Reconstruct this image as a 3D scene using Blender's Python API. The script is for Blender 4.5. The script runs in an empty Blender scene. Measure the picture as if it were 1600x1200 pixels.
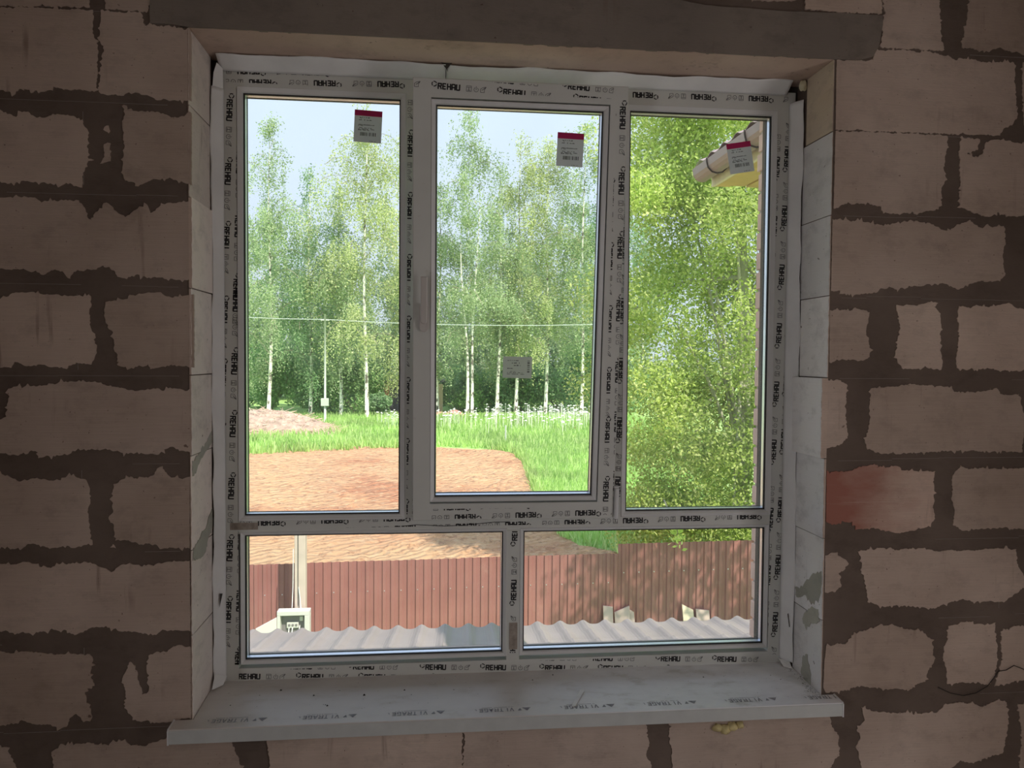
import bpy, math, random
import numpy as np
from mathutils import Vector, Matrix

rnd = random.Random(7)
C = bpy.context.scene.collection

# ------------------------------------------------------------------ camera
CX, CY, CZ = 0.68198, -2.23241, 1.20858
YAW, PIT, ROL, FPX = 0.10222, -0.03239, 0.00743, 1193.766
fwd = Vector((math.sin(YAW)*math.cos(PIT), math.cos(YAW)*math.cos(PIT), math.sin(PIT)))
rgt0 = Vector((math.cos(YAW), -math.sin(YAW), 0.0)); up0 = rgt0.cross(fwd)
rgt = rgt0*math.cos(ROL) + up0*math.sin(ROL); upv = -rgt0*math.sin(ROL) + up0*math.cos(ROL)
cd = bpy.data.cameras.new('camera'); cam = bpy.data.objects.new('camera', cd); C.objects.link(cam)
cd.sensor_width = 36.0; cd.lens = FPX/1600*36.0; cd.clip_start = 0.05; cd.clip_end = 600
M = Matrix((( rgt.x, upv.x, -fwd.x, CX), (rgt.y, upv.y, -fwd.y, CY), (rgt.z, upv.z, -fwd.z, CZ), (0,0,0,1)))
cam.matrix_world = M
bpy.context.scene.camera = cam

# ------------------------------------------------------------------ light
sc = bpy.context.scene
sc.view_settings.view_transform = 'Standard'; sc.view_settings.look = 'None'
sc.view_settings.gamma = 1.0; sc.view_settings.use_curve_mapping = False
sc.view_settings.exposure = 0.24
sc.cycles.max_bounces = 8; sc.cycles.diffuse_bounces = 4; sc.cycles.glossy_bounces = 3
sc.cycles.transparent_max_bounces = 12; sc.cycles.sample_clamp_indirect = 6.0
world = bpy.data.worlds.new('sky'); sc.world = world; world.use_nodes = True
wn = world.node_tree; wn.nodes.clear()
tc = wn.nodes.new('ShaderNodeTexCoord'); sx = wn.nodes.new('ShaderNodeSeparateXYZ')
rp = wn.nodes.new('ShaderNodeValToRGB'); bg = wn.nodes.new('ShaderNodeBackground'); wo = wn.nodes.new('ShaderNodeOutputWorld')
rp.color_ramp.elements[0].position = 0.0; rp.color_ramp.elements[0].color = (0.475, 0.555, 0.625, 1)
rp.color_ramp.elements[1].position = 0.75; rp.color_ramp.elements[1].color = (0.56, 0.72, 0.95, 1)
wn.links.new(tc.outputs['Generated'], sx.inputs[0]); wn.links.new(sx.outputs['Z'], rp.inputs[0])
wn.links.new(rp.outputs[0], bg.inputs[0]); bg.inputs[1].default_value = 1.42
wn.links.new(bg.outputs[0], wo.inputs[0])

def light(name, kind, energy, color, loc, direction, **kw):
    d = bpy.data.lights.new(name, kind); d.energy = energy; d.color = color
    for k, v in kw.items(): setattr(d, k, v)
    o = bpy.data.objects.new(name, d); C.objects.link(o); o.location = loc
    o.rotation_euler = Vector(direction).to_track_quat('-Z', 'Y').to_euler(); return o
light('sun', 'SUN', 5.7, (1.0, 0.95, 0.86), (0, 0, 30), (-0.36, 0.52, -0.78), angle=0.01)
# fill lamps added at the side-wall openings to brighten the room
ROOM_E = 8.8
light('side_fill_lamp', 'AREA', ROOM_E, (1.0, 0.87, 0.80), (-1.10, -2.7, 0.75), (1, 0.12, 0.0), shape='RECTANGLE', size=1.0, size_y=1.9)
light('side_fill_lamp', 'AREA', ROOM_E*0.85, (1.0, 0.80, 0.67), (3.07, -1.80, 0.75), (-1, 0.12, 0.0), shape='RECTANGLE', size=0.95, size_y=1.9)
pl = light('window_portal', 'AREA', 1.0, (1, 1, 1), (0.94, 0.30, 1.13), (0, -1, 0), shape='RECTANGLE', size=1.86, size_y=1.95)
pl.data.cycles.is_portal = True

# ------------------------------------------------------------------ materials
MATS = {}
def nodes(name):
    m = bpy.data.materials.new(name); m.use_nodes = True; MATS[name] = m
    n = m.node_tree; b = n.nodes['Principled BSDF']; return m, n, b
def coord(n, scale, kind='Object'):
    t = n.nodes.new('ShaderNodeTexCoord'); mp = n.nodes.new('ShaderNodeMapping'); mp.inputs['Scale'].default_value = scale
    n.links.new(t.outputs[kind], mp.inputs[0]); return mp.outputs[0]
def noise(n, scale, detail=4, vec=(1,1,1), rough=0.55):
    t = n.nodes.new('ShaderNodeTexNoise'); t.inputs['Scale'].default_value = scale; t.inputs['Detail'].default_value = detail
    t.inputs['Roughness'].default_value = rough
    n.links.new(coord(n, vec), t.inputs['Vector']); return t.outputs['Fac']
def ramp(n, src, stops):
    r = n.nodes.new('ShaderNodeValToRGB'); e = r.color_ramp.elements
    while len(e) < len(stops): e.new(0.5)
    for i, (p, c) in enumerate(stops):
        e[i].position = p; e[i].color = (c[0], c[1], c[2], 1) if not isinstance(c, (int, float)) else (c, c, c, 1)
    n.links.new(src, r.inputs[0]); return r.outputs[0]
def mix(n, fac, a, b, mode='MIX'):
    x = n.nodes.new('ShaderNodeMix'); x.data_type = 'RGBA'; x.blend_type = mode
    for s, v in ((x.inputs['Factor'], fac), (x.inputs['A'], a), (x.inputs['B'], b)):
        if hasattr(v, 'links') or hasattr(v, 'is_linked'): n.links.new(v, s)
        elif isinstance(v, (int, float)): s.default_value = v if s.name == 'Factor' or s.identifier.startswith('Factor') else (v, v, v, 1)
        else: s.default_value = (v[0], v[1], v[2], 1)
    return x.outputs['Result']
def bump(n, b, src, strength, dist):
    u = n.nodes.new('ShaderNodeBump'); u.inputs['Strength'].default_value = strength; u.inputs['Distance'].default_value = dist
    n.links.new(src, u.inputs['Height']); n.links.new(u.outputs[0], b.inputs['Normal'])
def plain(name, col, rough=0.6, metal=0.0, var=0.08, scale=20, spec=None):
    m, n, b = nodes(name)
    f = noise(n, scale); c = ramp(n, f, [(0.3, tuple(x*(1-var) for x in col)), (0.7, tuple(min(1, x*(1+var)) for x in col))])
    n.links.new(c, b.inputs['Base Color']); b.inputs['Roughness'].default_value = rough; b.inputs['Metallic'].default_value = metal
    if spec is not None: b.inputs['Specular IOR Level'].default_value = spec
    return m

def block_material(name, a, bcol, grain=0.12, spots=True, patch=None, per_object=True):
    m, n, b = nodes(name)
    big = noise(n, 2.6, 5)
    col = ramp(n, big, [(0.32, a), (0.68, bcol)])
    if per_object:
        oi = n.nodes.new('ShaderNodeObjectInfo')
        col = mix(n, 1.0, col, ramp(n, oi.outputs['Random'], [(0.0, (0.84, 0.82, 0.80)), (0.5, (0.98, 0.98, 0.98)), (1.0, (1.08, 1.06, 1.04))]), 'MULTIPLY')
    comb = noise(n, 1.0, 3, (7, 7, 330))
    col = mix(n, 1.0, col, ramp(n, comb, [(0.25, 1-grain), (0.75, 1.0)]), 'MULTIPLY')
    mot = noise(n, 9, 6, (1, 1, 1.6), 0.7)
    col = mix(n, 1.0, col, ramp(n, mot, [(0.30, 0.80), (0.5, 1.0)]), 'MULTIPLY')
    if spots:
        st_ = noise(n, 1.0, 4, (34, 34, 3.0)); gate = noise(n, 3.2, 2)
        stm = n.nodes.new('ShaderNodeMath'); stm.operation = 'MULTIPLY'; n.links.new(ramp(n, st_, [(0.0, 0), (0.58, 0), (0.70, 0.55)]), stm.inputs[0]); n.links.new(ramp(n, gate, [(0.0, 0), (0.52, 0), (0.62, 1)]), stm.inputs[1])
        col = mix(n, stm.outputs[0], col, (0.20, 0.13, 0.10))
        s = noise(n, 38, 2); col = mix(n, ramp(n, s, [(0.0, 0), (0.735, 0), (0.775, 0.75)]), col, (0.10, 0.055, 0.04))
        s2 = noise(n, 130, 1); col = mix(n, ramp(n, s2, [(0.0, 0), (0.76, 0), (0.80, 0.7)]), col, (0.12, 0.07, 0.055))
    if patch is not None:
        t = n.nodes.new('ShaderNodeTexCoord'); sep = n.nodes.new('ShaderNodeSeparateXYZ'); n.links.new(t.outputs['Object'], sep.inputs[0])
        wob = noise(n, 7, 5, (1, 1, 2.5)); ad = n.nodes.new('ShaderNodeMath'); ad.operation = 'MULTIPLY_ADD'
        n.links.new(wob, ad.inputs[0]); ad.inputs[1].default_value = 0.30; n.links.new(sep.outputs['X'], ad.inputs[2])
        k = ramp(n, ad.outputs[0], [(0.0, 1), (0.5, 0), (1.0, 0)])
        mr = n.nodes.new('ShaderNodeMapRange'); mr.inputs['From Min'].default_value = 2.10; mr.inputs['From Max'].default_value = 2.32
        mr.inputs['To Min'].default_value = 1; mr.inputs['To Max'].default_value = 0; n.links.new(ad.outputs[0], mr.inputs['Value'])
        lines = ramp(n, noise(n, 1.0, 2, (2, 2, 90)), [(0.62, 1), (0.70, 0.25)])
        mm = n.nodes.new('ShaderNodeMath'); mm.operation = 'MULTIPLY'; n.links.new(mr.outputs[0], mm.inputs[0]); n.links.new(lines, mm.inputs[1])
        col = mix(n, mm.outputs[0], col, patch)
    n.links.new(col, b.inputs['Base Color']); b.inputs['Roughness'].default_value = 0.92; b.inputs['Specular IOR Level'].default_value = 0.15
    bump(n, b, noise(n, 1.0, 6, (60, 60, 260)), 0.35, 0.002)
    return m
block_mat = block_material('aerated_concrete', (0.50, 0.392, 0.330), (0.67, 0.545, 0.470))
red_mat = block_material('red_stained_concrete', (0.54, 0.41, 0.34), (0.66, 0.51, 0.44), patch=(0.36, 0.155, 0.12))
reveal_l = block_material('reveal_concrete_warm_daylit', (0.86, 0.78, 0.735), (0.96, 0.89, 0.85), 0.03)  # reveal tones lifted above the block faces, window daylight put into the colour
reveal_r = block_material('reveal_concrete_pale_daylit', (0.86, 0.86, 0.87), (0.95, 0.95, 0.96), 0.03)
reveal_y = block_material('reveal_concrete_yellowish_daylit', (0.72, 0.60, 0.48), (0.86, 0.77, 0.60), 0.03)
lintel_under = block_material('lintel_underside_concrete', (0.58, 0.43, 0.36), (0.76, 0.60, 0.51), 0.03)
lintel_face = block_material('lintel_adhesive_coat', (0.25, 0.215, 0.19), (0.32, 0.275, 0.24), 0.05)
mortar = block_material('joint_adhesive', (0.125, 0.094, 0.078), (0.200, 0.156, 0.132), 0.04, False)
smear = block_material('adhesive_smear', (0.42, 0.42, 0.37), (0.52, 0.52, 0.46), 0.03, False)
ridge_mat = plain('joint_adhesive_ridge', (0.27, 0.225, 0.205), 0.9)
slab_mat = plain('raw_concrete', (0.36, 0.30, 0.27), 0.9, scale=3)
floor_mat = plain('screed_floor', (0.30, 0.26, 0.24), 0.9, scale=4)

def film_material(name, col):
    m, n, b = nodes(name)
    c = ramp(n, noise(n, 5, 6), [(0.35, tuple(x*0.93 for x in col)), (0.65, col)])
    dirt = noise(n, 26, 6, (1, 1, 1), 0.7); c = mix(n, ramp(n, dirt, [(0.0, 0), (0.62, 0), (0.78, 0.35)]), c, (0.42, 0.36, 0.30))
    n.links.new(c, b.inputs['Base Color']); b.inputs['Roughness'].default_value = 0.38; b.inputs['Specular IOR Level'].default_value = 0.35
    bump(n, b, noise(n, 14, 3), 0.12, 0.003); return m
pvc = film_material('window_profile_under_film', (0.70, 0.715, 0.69))
pvc_bead = plain('white_glazing_bead', (0.74, 0.75, 0.76), 0.3, var=0.03)
gasket_mat = plain('black_rubber_gasket', (0.012, 0.011, 0.014), 0.55)
spacer_mat = plain('aluminium_spacer', (0.72, 0.73, 0.82), 0.32, 0.75, 0.05)
ink = plain('black_film_ink', (0.018, 0.018, 0.022), 0.6)
ink_grey = plain('grey_film_ink', (0.10, 0.10, 0.11), 0.6, var=0.4, scale=60)
sill_ink = plain('faded_grey_ink', (0.30, 0.30, 0.32), 0.7, var=0.35, scale=90)
def membrane_material():
    m, n, b = nodes('white_fleece_membrane')
    c = ramp(n, noise(n, 6, 5), [(0.3, (0.80, 0.81, 0.82)), (0.7, (0.93, 0.94, 0.95))])
    n.links.new(c, b.inputs['Base Color']); b.inputs['Roughness'].default_value = 0.8
    bump(n, b, noise(n, 30, 5), 0.25, 0.004); return m
membrane = membrane_material()
def sill_material():
    m, n, b = nodes('dusty_white_sill_film')
    c = ramp(n, noise(n, 7, 7, (1, 2, 1), 0.65), [(0.34, (0.70, 0.69, 0.67)), (0.45, (0.86, 0.87, 0.89)), (0.66, (0.94, 0.95, 0.97))])
    t = n.nodes.new('ShaderNodeTexCoord'); sp = n.nodes.new('ShaderNodeSeparateXYZ'); n.links.new(t.outputs['Object'], sp.inputs[0])
    mr = n.nodes.new('ShaderNodeMapRange'); mr.inputs['From Min'].default_value = 0.30; mr.inputs['From Max'].default_value = -0.02
    mr.inputs['To Min'].default_value = 0; mr.inputs['To Max'].default_value = 0.55; n.links.new(sp.outputs['X'], mr.inputs['Value'])
    c = mix(n, mr.outputs[0], c, (0.56, 0.49, 0.42))
    n.links.new(c, b.inputs['Base Color']); b.inputs['Roughness'].default_value = 0.45
    d = noise(n, 90, 3); return m
sill_mat = sill_material()
sill_edge = plain('grey_white_sill_nose', (0.56, 0.58, 0.57), 0.4, var=0.05)
foam_mat = plain('yellow_mounting_foam', (0.66, 0.56, 0.28), 0.85, var=0.15, scale=60)
foam_pale = plain('pale_mounting_foam', (0.72, 0.67, 0.48), 0.85, var=0.1, scale=60)
dark_gap = plain('dark_gap', (0.06, 0.05, 0.045), 0.95)
def sheer(name, col, k=.5):
    m, n, b = nodes(name); b.inputs['Base Color'].default_value = (*col, 1); b.inputs['Roughness'].default_value = .6
    tl = n.nodes.new('ShaderNodeBsdfTranslucent'); tl.inputs[0].default_value = (*col, 1); mx = n.nodes.new('ShaderNodeMixShader'); mx.inputs[0].default_value = k
    n.links.new(b.outputs[0], mx.inputs[1]); n.links.new(tl.outputs[0], mx.inputs[2]); n.links.new(mx.outputs[0], n.nodes['Material Output'].inputs[0]); return m
paper = sheer('sticker_paper', (0.78, 0.80, 0.82)); paper2 = sheer('pale_sticker_paper', (0.76, 0.80, 0.74))
pink = sheer('magenta_sticker_band', (0.62, 0.03, 0.16), .4)
seal_brown = plain('brown_film_label', (0.34, 0.29, 0.25), 0.6, var=.25, scale=60)
scrap_mat = plain('white_paper_scrap', (0.86, 0.86, 0.85), 0.6)
crumb_mat = plain('black_crumbs', (0.02, 0.018, 0.016), 0.8)
handle_mat = plain('white_handle_plastic', (0.60, 0.57, 0.55), 0.3, var=0.02)
def glass_material():
    m, n, b = nodes('window_glass'); n.nodes.remove(b); out = n.nodes['Material Output']
    tr = n.nodes.new('ShaderNodeBsdfTransparent'); tr.inputs[0].default_value = (0.985, 0.98, 0.975, 1)
    gl = n.nodes.new('ShaderNodeBsdfGlossy'); gl.inputs['Roughness'].default_value = 0.0
    fr = n.nodes.new('ShaderNodeFresnel'); fr.inputs[0].default_value = 1.45
    mx = n.nodes.new('ShaderNodeMixShader'); n.links.new(fr.outputs[0], mx.inputs[0]); n.links.new(tr.outputs[0], mx.inputs[1]); n.links.new(gl.outputs[0], mx.inputs[2])
    df = n.nodes.new('ShaderNodeBsdfTranslucent'); df.inputs[0].default_value = (0.9, 0.9, 0.88, 1)
    mx2 = n.nodes.new('ShaderNodeMixShader')
    n.links.new(ramp(n, noise(n, 3.5, 4), [(0.3, 0.012), (0.7, 0.045)]), mx2.inputs[0])
    n.links.new(mx.outputs[0], mx2.inputs[1]); n.links.new(df.outputs[0], mx2.inputs[2]); n.links.new(mx2.outputs[0], out.inputs[0]); return m
glass = glass_material()

# ------------------------------------------------------------------ mesh helpers
class MB:
    def __init__(s): s.v = []; s.f = []; s.m = []
    def add(s, vs, fs, mi=0):
        o = len(s.v); s.v += [tuple(p) for p in vs]; s.f += [tuple(i+o for i in f) for f in fs]; s.m += [mi]*len(fs); return s
    def box(s, x0, x1, y0, y1, z0, z1, mi=0):
        return s.add([(x0,y0,z0),(x1,y0,z0),(x1,y1,z0),(x0,y1,z0),(x0,y0,z1),(x1,y0,z1),(x1,y1,z1),(x0,y1,z1)],
                     [(0,3,2,1),(4,5,6,7),(0,1,5,4),(1,2,6,5),(2,3,7,6),(3,0,4,7)], mi)
    def tube(s, pts, rad, seg=8, mi=0, cap=True):
        pts = [Vector(p) for p in pts]; n = len(pts); rads = rad if isinstance(rad, (list, tuple)) else [rad]*n
        o = len(s.v); ref = Vector((0,0,1))
        for i, p in enumerate(pts):
            d = (pts[min(i+1,n-1)] - pts[max(i-1,0)]).normalized()
            a = d.cross(ref if abs(d.dot(ref)) < 0.95 else Vector((1,0,0))).normalized(); b = d.cross(a)
            for k in range(seg):
                t = 2*math.pi*k/seg; s.v.append(tuple(p + (a*math.cos(t) + b*math.sin(t))*rads[i]))
        for i in range(n-1):
            for k in range(seg):
                k2 = (k+1) % seg; s.f.append((o+i*seg+k, o+i*seg+k2, o+(i+1)*seg+k2, o+(i+1)*seg+k)); s.m.append(mi)
        if cap:
            s.f.append(tuple(o+k for k in range(seg))); s.m.append(mi); s.f.append(tuple(o+(n-1)*seg+seg-1-k for k in range(seg))); s.m.append(mi)
        return s
    def obj(s, name, mats, parent=None, smooth=False, bevel=0.0, **props):
        me = bpy.data.meshes.new(name); me.from_pydata(s.v, [], s.f); me.update()
        for m in (mats if isinstance(mats, (list, tuple)) else [mats]): me.materials.append(m)
        if any(s.m): me.polygons.foreach_set('material_index', s.m)
        me.polygons.foreach_set('use_smooth', [smooth]*len(me.polygons))
        o = bpy.data.objects.new(name, me); C.objects.link(o)
        if parent is not None: o.parent = parent
        if bevel:
            b = o.modifiers.new('bevel', 'BEVEL'); b.width = bevel; b.segments = 2; b.limit_method = 'ANGLE'
        for k, v in props.items(): o[k] = v
        return o
def empty(name, loc=(0,0,0), **props):
    o = bpy.data.objects.new(name, None); C.objects.link(o); o.location = loc; o.empty_display_size = 0.1
    for k, v in props.items(): o[k] = v
    return o
def fast_mesh(name, verts, faces4, mats, parent=None, colors=None, smooth=False, **props):
    """verts (n,3), faces4 (m,4) as numpy"""
    me = bpy.data.meshes.new(name); nv, nf = len(verts), len(faces4)
    me.vertices.add(nv); me.vertices.foreach_set('co', np.asarray(verts, np.float32).ravel())
    me.loops.add(nf*4); me.loops.foreach_set('vertex_index', np.asarray(faces4, np.int32).ravel())
    me.polygons.add(nf); me.polygons.foreach_set('loop_start', np.arange(nf, dtype=np.int32)*4)
    me.update(calc_edges=True)
    me.polygons.foreach_set('use_smooth', [smooth]*nf)
    for m in (mats if isinstance(mats, (list, tuple)) else [mats]): me.materials.append(m)
    o = bpy.data.objects.new(name, me); C.objects.link(o)
    if parent is not None: o.parent = parent
    for k, v in props.items(): o[k] = v
    return o

# wall data, millimetres on the wall face (x, z)
WALL=[
 ('block',[(-489,2273),(-731,2258),(-733,2142),(-491,2155),(-392,2159),(-260,2162),(-264,2191),(-267,2286)]),
 ('block',[(-220,2289),(-99,2296),(-101,2209),(-105,2160),(-159,2161),(-218,2161)]),
 ('block',[(-812,2133),(-491,2150),(-392,2154),(-251,2156),(-249,2089),(-244,2077),(-237,2046),(-241,1994),(-245,1936),(-295,1936),(-354,1940),(-379,1929),(-436,1938),(-461,1922),(-494,1929),(-816,1917)]),
 ('block',[(-230,2155),(-122,2156),(-116,2118),(-105,2122),(-55,2121),(4,2122),(8,2093),(7,1922),(-17,1921),(-42,1918),(-93,1922),(-136,1935),(-178,1927),(-220,1928),(-237,1935),(-231,2011),(-222,2055),(-235,2081),(-234,2107)]),
 ('block',[(-817,1863),(-495,1870),(-450,1857),(-447,1872),(-421,1873),(-401,1859),(-376,1860),(-351,1869),(-313,1869),(-280,1858),(-276,1836),(-265,1822),(-269,1784),(-266,1752),(-252,1749),(-274,1743),(-271,1731),(-281,1713),(-283,1675),(-315,1681),(-362,1681),(-415,1686),(-448,1684),(-472,1679),(-497,1682),(-820,1674)]),
 ('crumb',[(-224,1841),(-213,1845),(-208,1829),(-213,1822),(-226,1832)]),
 ('crumb',[(-225,1792),(-210,1796),(-208,1747),(-235,1739),(-225,1759)]),
 ('block',[(-177,1899),(-166,1899),(-162,1889),(-94,1886),(-63,1882),(-39,1866),(-17,1877),(7,1889),(6,1687),(-20,1699),(-52,1705),(-95,1700),(-121,1687),(-141,1682),(-145,1691),(-172,1694),(-177,1717),(-178,1752),(-171,1787),(-176,1831),(-175,1857),(-170,1875)]),
 ('block',[(-821,1631),(-498,1639),(-440,1644),(-407,1641),(-390,1630),(-332,1638),(-295,1634),(-279,1622),(-269,1591),(-257,1582),(-248,1606),(-231,1624),(-220,1633),(-206,1622),(-189,1605),(-164,1599),(-147,1612),(-133,1624),(-113,1630),(-104,1608),(-87,1619),(-75,1635),(-44,1638),(1,1644),(-1,1428),(-20,1428),(-46,1426),(-89,1429),(-114,1428),(-140,1435),(-174,1427),(-191,1430),(-199,1443),(-216,1460),(-233,1463),(-247,1447),(-292,1443),(-309,1441),(-318,1421),(-338,1440),(-368,1445),(-388,1432),(-434,1443),(-500,1444),(-825,1439)]),
 ('block',[(-826,1353),(-501,1360),(-485,1371),(-468,1378),(-427,1386),(-368,1376),(-318,1373),(-264,1374),(-268,1326),(-265,1282),(-252,1265),(-249,1229),(-256,1202),(-264,1188),(-303,1190),(-324,1181),(-329,1172),(-362,1180),(-396,1187),(-429,1178),(-462,1188),(-474,1174),(-504,1174),(-830,1172)]),
 ('block',[(-225,1359),(-191,1363),(-171,1367),(-161,1379),(-115,1384),(-84,1386),(-55,1374),(-11,1380),(11,1384),(10,1177),(-21,1182),(-47,1184),(-82,1180),(-99,1178),(-108,1173),(-113,1187),(-168,1176),(-193,1181),(-198,1185),(-195,1212),(-205,1221),(-206,1274),(-218,1283),(-224,1300),(-226,1327)]),
 ('block',[(-485,1113),(-463,1123),(-421,1125),(-380,1125),(-337,1136),(-287,1142),(-245,1136),(-219,1126),(-185,1121),(-160,1114),(-129,1112),(-99,1119),(-74,1116),(-39,1121),(3,1112),(0,940),(-14,940),(-35,946),(-52,955),(-70,946),(-90,932),(-109,934),(-149,939),(-178,936),(-212,947),(-255,949),(-306,949),(-326,938),(-348,931),(-382,930),(-407,925),(-403,948),(-440,939),(-474,934),(-507,938),(-834,939),(-832,1033),(-506,1033),(-492,1042),(-485,1060),(-482,1095)]),
 ('block',[(-835,889),(-508,883),(-488,879),(-475,868),(-458,861),(-433,866),(-411,869),(-383,864),(-349,865),(-332,874),(-310,872),(-281,863),(-276,845),(-273,818),(-277,773),(-272,719),(-266,683),(-292,680),(-312,674),(-334,678),(-359,675),(-385,674),(-402,683),(-418,687),(-435,684),(-452,673),(-477,674),(-511,678),(-838,686)]),
 ('block',[(-208,850),(-187,862),(-162,873),(-144,865),(-110,867),(-96,883),(-85,897),(-70,885),(-53,872),(-23,864),(-2,870),(-4,665),(-24,667),(-59,668),(-85,665),(-94,680),(-129,680),(-146,684),(-180,690),(-203,692),(-209,709),(-206,727),(-214,745),(-223,758),(-212,772),(-212,808)]),
 ('crumb',[(-220,673),(-211,682),(-204,671)]),
 ('block',[(-839,635),(-511,630),(-478,629),(-453,636),(-427,632),(-402,622),(-377,622),(-335,626),(-309,631),(-284,631),(-258,623),(-232,613),(-210,604),(-189,620),(-172,627),(-138,619),(-103,620),(-77,628),(-42,631),(-4,631),(-3,430),(-26,433),(-61,432),(-78,433),(-96,424),(-148,429),(-191,434),(-217,444),(-243,448),(-268,447),(-294,435),(-311,427),(-325,431),(-337,440),(-371,443),(-404,442),(-421,433),(-463,437),(-497,443),(-514,442),(-843,453)]),
 ('block',[(-844,396),(-514,386),(-481,381),(-430,385),(-388,376),(-329,374),(-278,371),(-271,356),(-275,311),(-266,283),(-287,269),(-292,257),(-284,229),(-274,210),(-276,183),(-297,189),(-317,206),(-331,194),(-340,167),(-357,162),(-382,174),(-416,179),(-458,190),(-475,182),(-517,175),(-848,183)]),
 ('block',[(-189,293),(-180,326),(-166,347),(-154,334),(-144,279),(-137,251),(-120,259),(-123,315),(-119,364),(-96,369),(-67,372),(-61,382),(-35,389),(-2,382),(-3,177),(-19,178),(-50,173),(-89,169),(-133,173),(-150,177),(-176,197),(-184,225),(-181,252)]),
 ('block',[(-848,135),(-518,118),(-498,110),(-488,92),(-477,55),(-478,-73),(-852,-53)]),
 ('block',[(-374,105),(-357,117),(-323,115),(-280,119),(-246,108),(-225,107),(-220,116),(-185,124),(-168,108),(-133,103),(-89,114),(-68,128),(108,120),(112,86),(123,67),(140,25),(140,-107),(-359,-80),(-375,50),(-378,86)]),
 ('block',[(214,153),(766,168),(770,91),(771,-141),(215,-111),(214,40),(209,97)]),
 ('block',[(775,158),(1328,156),(1331,102),(1336,47),(1332,7),(1345,-23),(1347,-172),(777,-141)]),
 ('block',[(1398,163),(1399,104),(1400,64),(1406,24),(1411,-26),(1413,-176),(1928,-203),(1913,-70),(1925,-44),(1945,-21),(1947,3),(1940,20),(1942,44),(1922,71),(1915,98),(1912,163)]),
 ('block',[(1782,2408),(2029,2423),(2030,2308),(2031,2266),(1966,2262),(1874,2263),(1789,2266)]),
 ('block',[(1395,2385),(1760,2407),(1768,2313),(1762,2288),(1672,2285),(1475,2293),(1397,2296)]),
 ('block',[(2040,2423),(2220,2434),(2220,2260),(2226,2203),(2237,2166),(2164,2163),(2034,2166),(2034,2231),(2040,2261)]),
 ('block',[(2314,2439),(2928,2476),(2940,2168),(2503,2165),(2417,2183),(2385,2167),(2343,2173),(2296,2177),(2295,2206),(2305,2245),(2312,2284)]),
 ('block',[(1891,2119),(2008,2126),(2015,2158),(2081,2157),(2164,2157),(2196,2158),(2217,2154),(2248,2149),(2274,2137),(2291,2144),(2375,2138),(2467,2140),(2473,2078),(2480,2009),(2487,1970),(2467,1949),(2445,1939),(2429,1914),(2340,1913),(2088,1913),(1892,1912)]),
 ('block',[(2499,2142),(2940,2158),(2949,1928),(2553,1929),(2510,1941),(2504,1980)]),
 ('block',[(1892,1908),(2088,1910),(2255,1906),(2252,1853),(2243,1810),(2248,1775),(2239,1735),(2240,1696),(2209,1675),(2177,1669),(2115,1665),(2048,1663),(2043,1686),(1989,1695),(1938,1691),(1891,1674)]),
 ('block',[(2297,1902),(2361,1900),(2356,1867),(2320,1855),(2352,1843),(2373,1857),(2383,1893),(2425,1902),(2511,1892),(2950,1901),(2959,1683),(2518,1668),(2464,1668),(2432,1677),(2400,1661),(2346,1673),(2297,1688),(2302,1737),(2300,1796),(2295,1855)]),
 ('block',[(1888,1640),(1918,1642),(1949,1637),(1980,1640),(2022,1631),(2063,1630),(2115,1641),(2157,1644),(2210,1636),(2242,1621),(2263,1614),(2294,1634),(2330,1647),(2358,1640),(2369,1628),(2412,1631),(2450,1636),(2456,1602),(2451,1543),(2455,1483),(2443,1463),(2406,1462),(2385,1466),(2363,1455),(2332,1451),(2306,1437),(2289,1444),(2246,1453),(2194,1448),(2152,1444),(2120,1437),(2104,1427),(2078,1441),(2047,1432),(2037,1424),(1996,1416),(1913,1414),(1917,1424),(1888,1424),(1888,1531)]),
 ('block',[(2530,1644),(2960,1655),(2968,1441),(2537,1434)]),
 ('block',[(1885,1367),(1987,1369),(2014,1361),(2014,1337),(2003,1308),(2014,1278),(2021,1239),(2015,1219),(1980,1211),(1928,1215),(1887,1207)]),
 ('block',[(2101,1386),(2164,1383),(2195,1391),(2237,1394),(2223,1380),(2245,1360),(2250,1321),(2247,1261),(2253,1221),(2254,1187),(2190,1191),(2158,1191),(2127,1185),(2109,1210),(2100,1244),(2113,1299),(2112,1349),(2101,1368)]),
 ('block',[(2308,1385),(2344,1381),(2365,1390),(2409,1382),(2473,1395),(2506,1380),(2538,1376),(2970,1382),(2977,1185),(2533,1189),(2468,1183),(2403,1192),(2339,1186),(2307,1192),(2302,1222),(2309,1281),(2303,1341)]),
 ('block',[(1866,1148),(1919,1152),(1944,1140),(1941,1091),(1947,1022),(1952,972),(1934,956),(1903,947),(1870,937),(1867,963),(1865,1061)]),
 ('block',[(2023,1127),(2076,1129),(2128,1137),(2181,1139),(2234,1135),(2266,1135),(2287,1128),(2320,1116),(2384,1118),(2416,1122),(2438,1128),(2453,1110),(2482,1108),(2518,1112),(2526,1082),(2538,1051),(2539,1001),(2534,960),(2535,928),(2498,930),(2455,928),(2411,934),(2390,930),(2336,933),(2271,931),(2218,927),(2165,926),(2112,922),(2060,924),(2018,938),(2007,962),(2016,992),(2022,1032),(2019,1071),(2020,1101)]),
 ('block',[(2569,1112),(2980,1113),(2987,925),(2575,928)]),
 ('redblock',[(1886,870),(1967,871),(1998,883),(2040,894),(2071,882),(2117,888),(2135,872),(2198,867),(2237,869),(2238,821),(2237,770),(2245,720),(2229,700),(2203,690),(2171,685),(2119,677),(2087,682),(2044,695),(1992,691),(1971,708),(1945,714),(1908,705),(1887,715)]),
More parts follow.
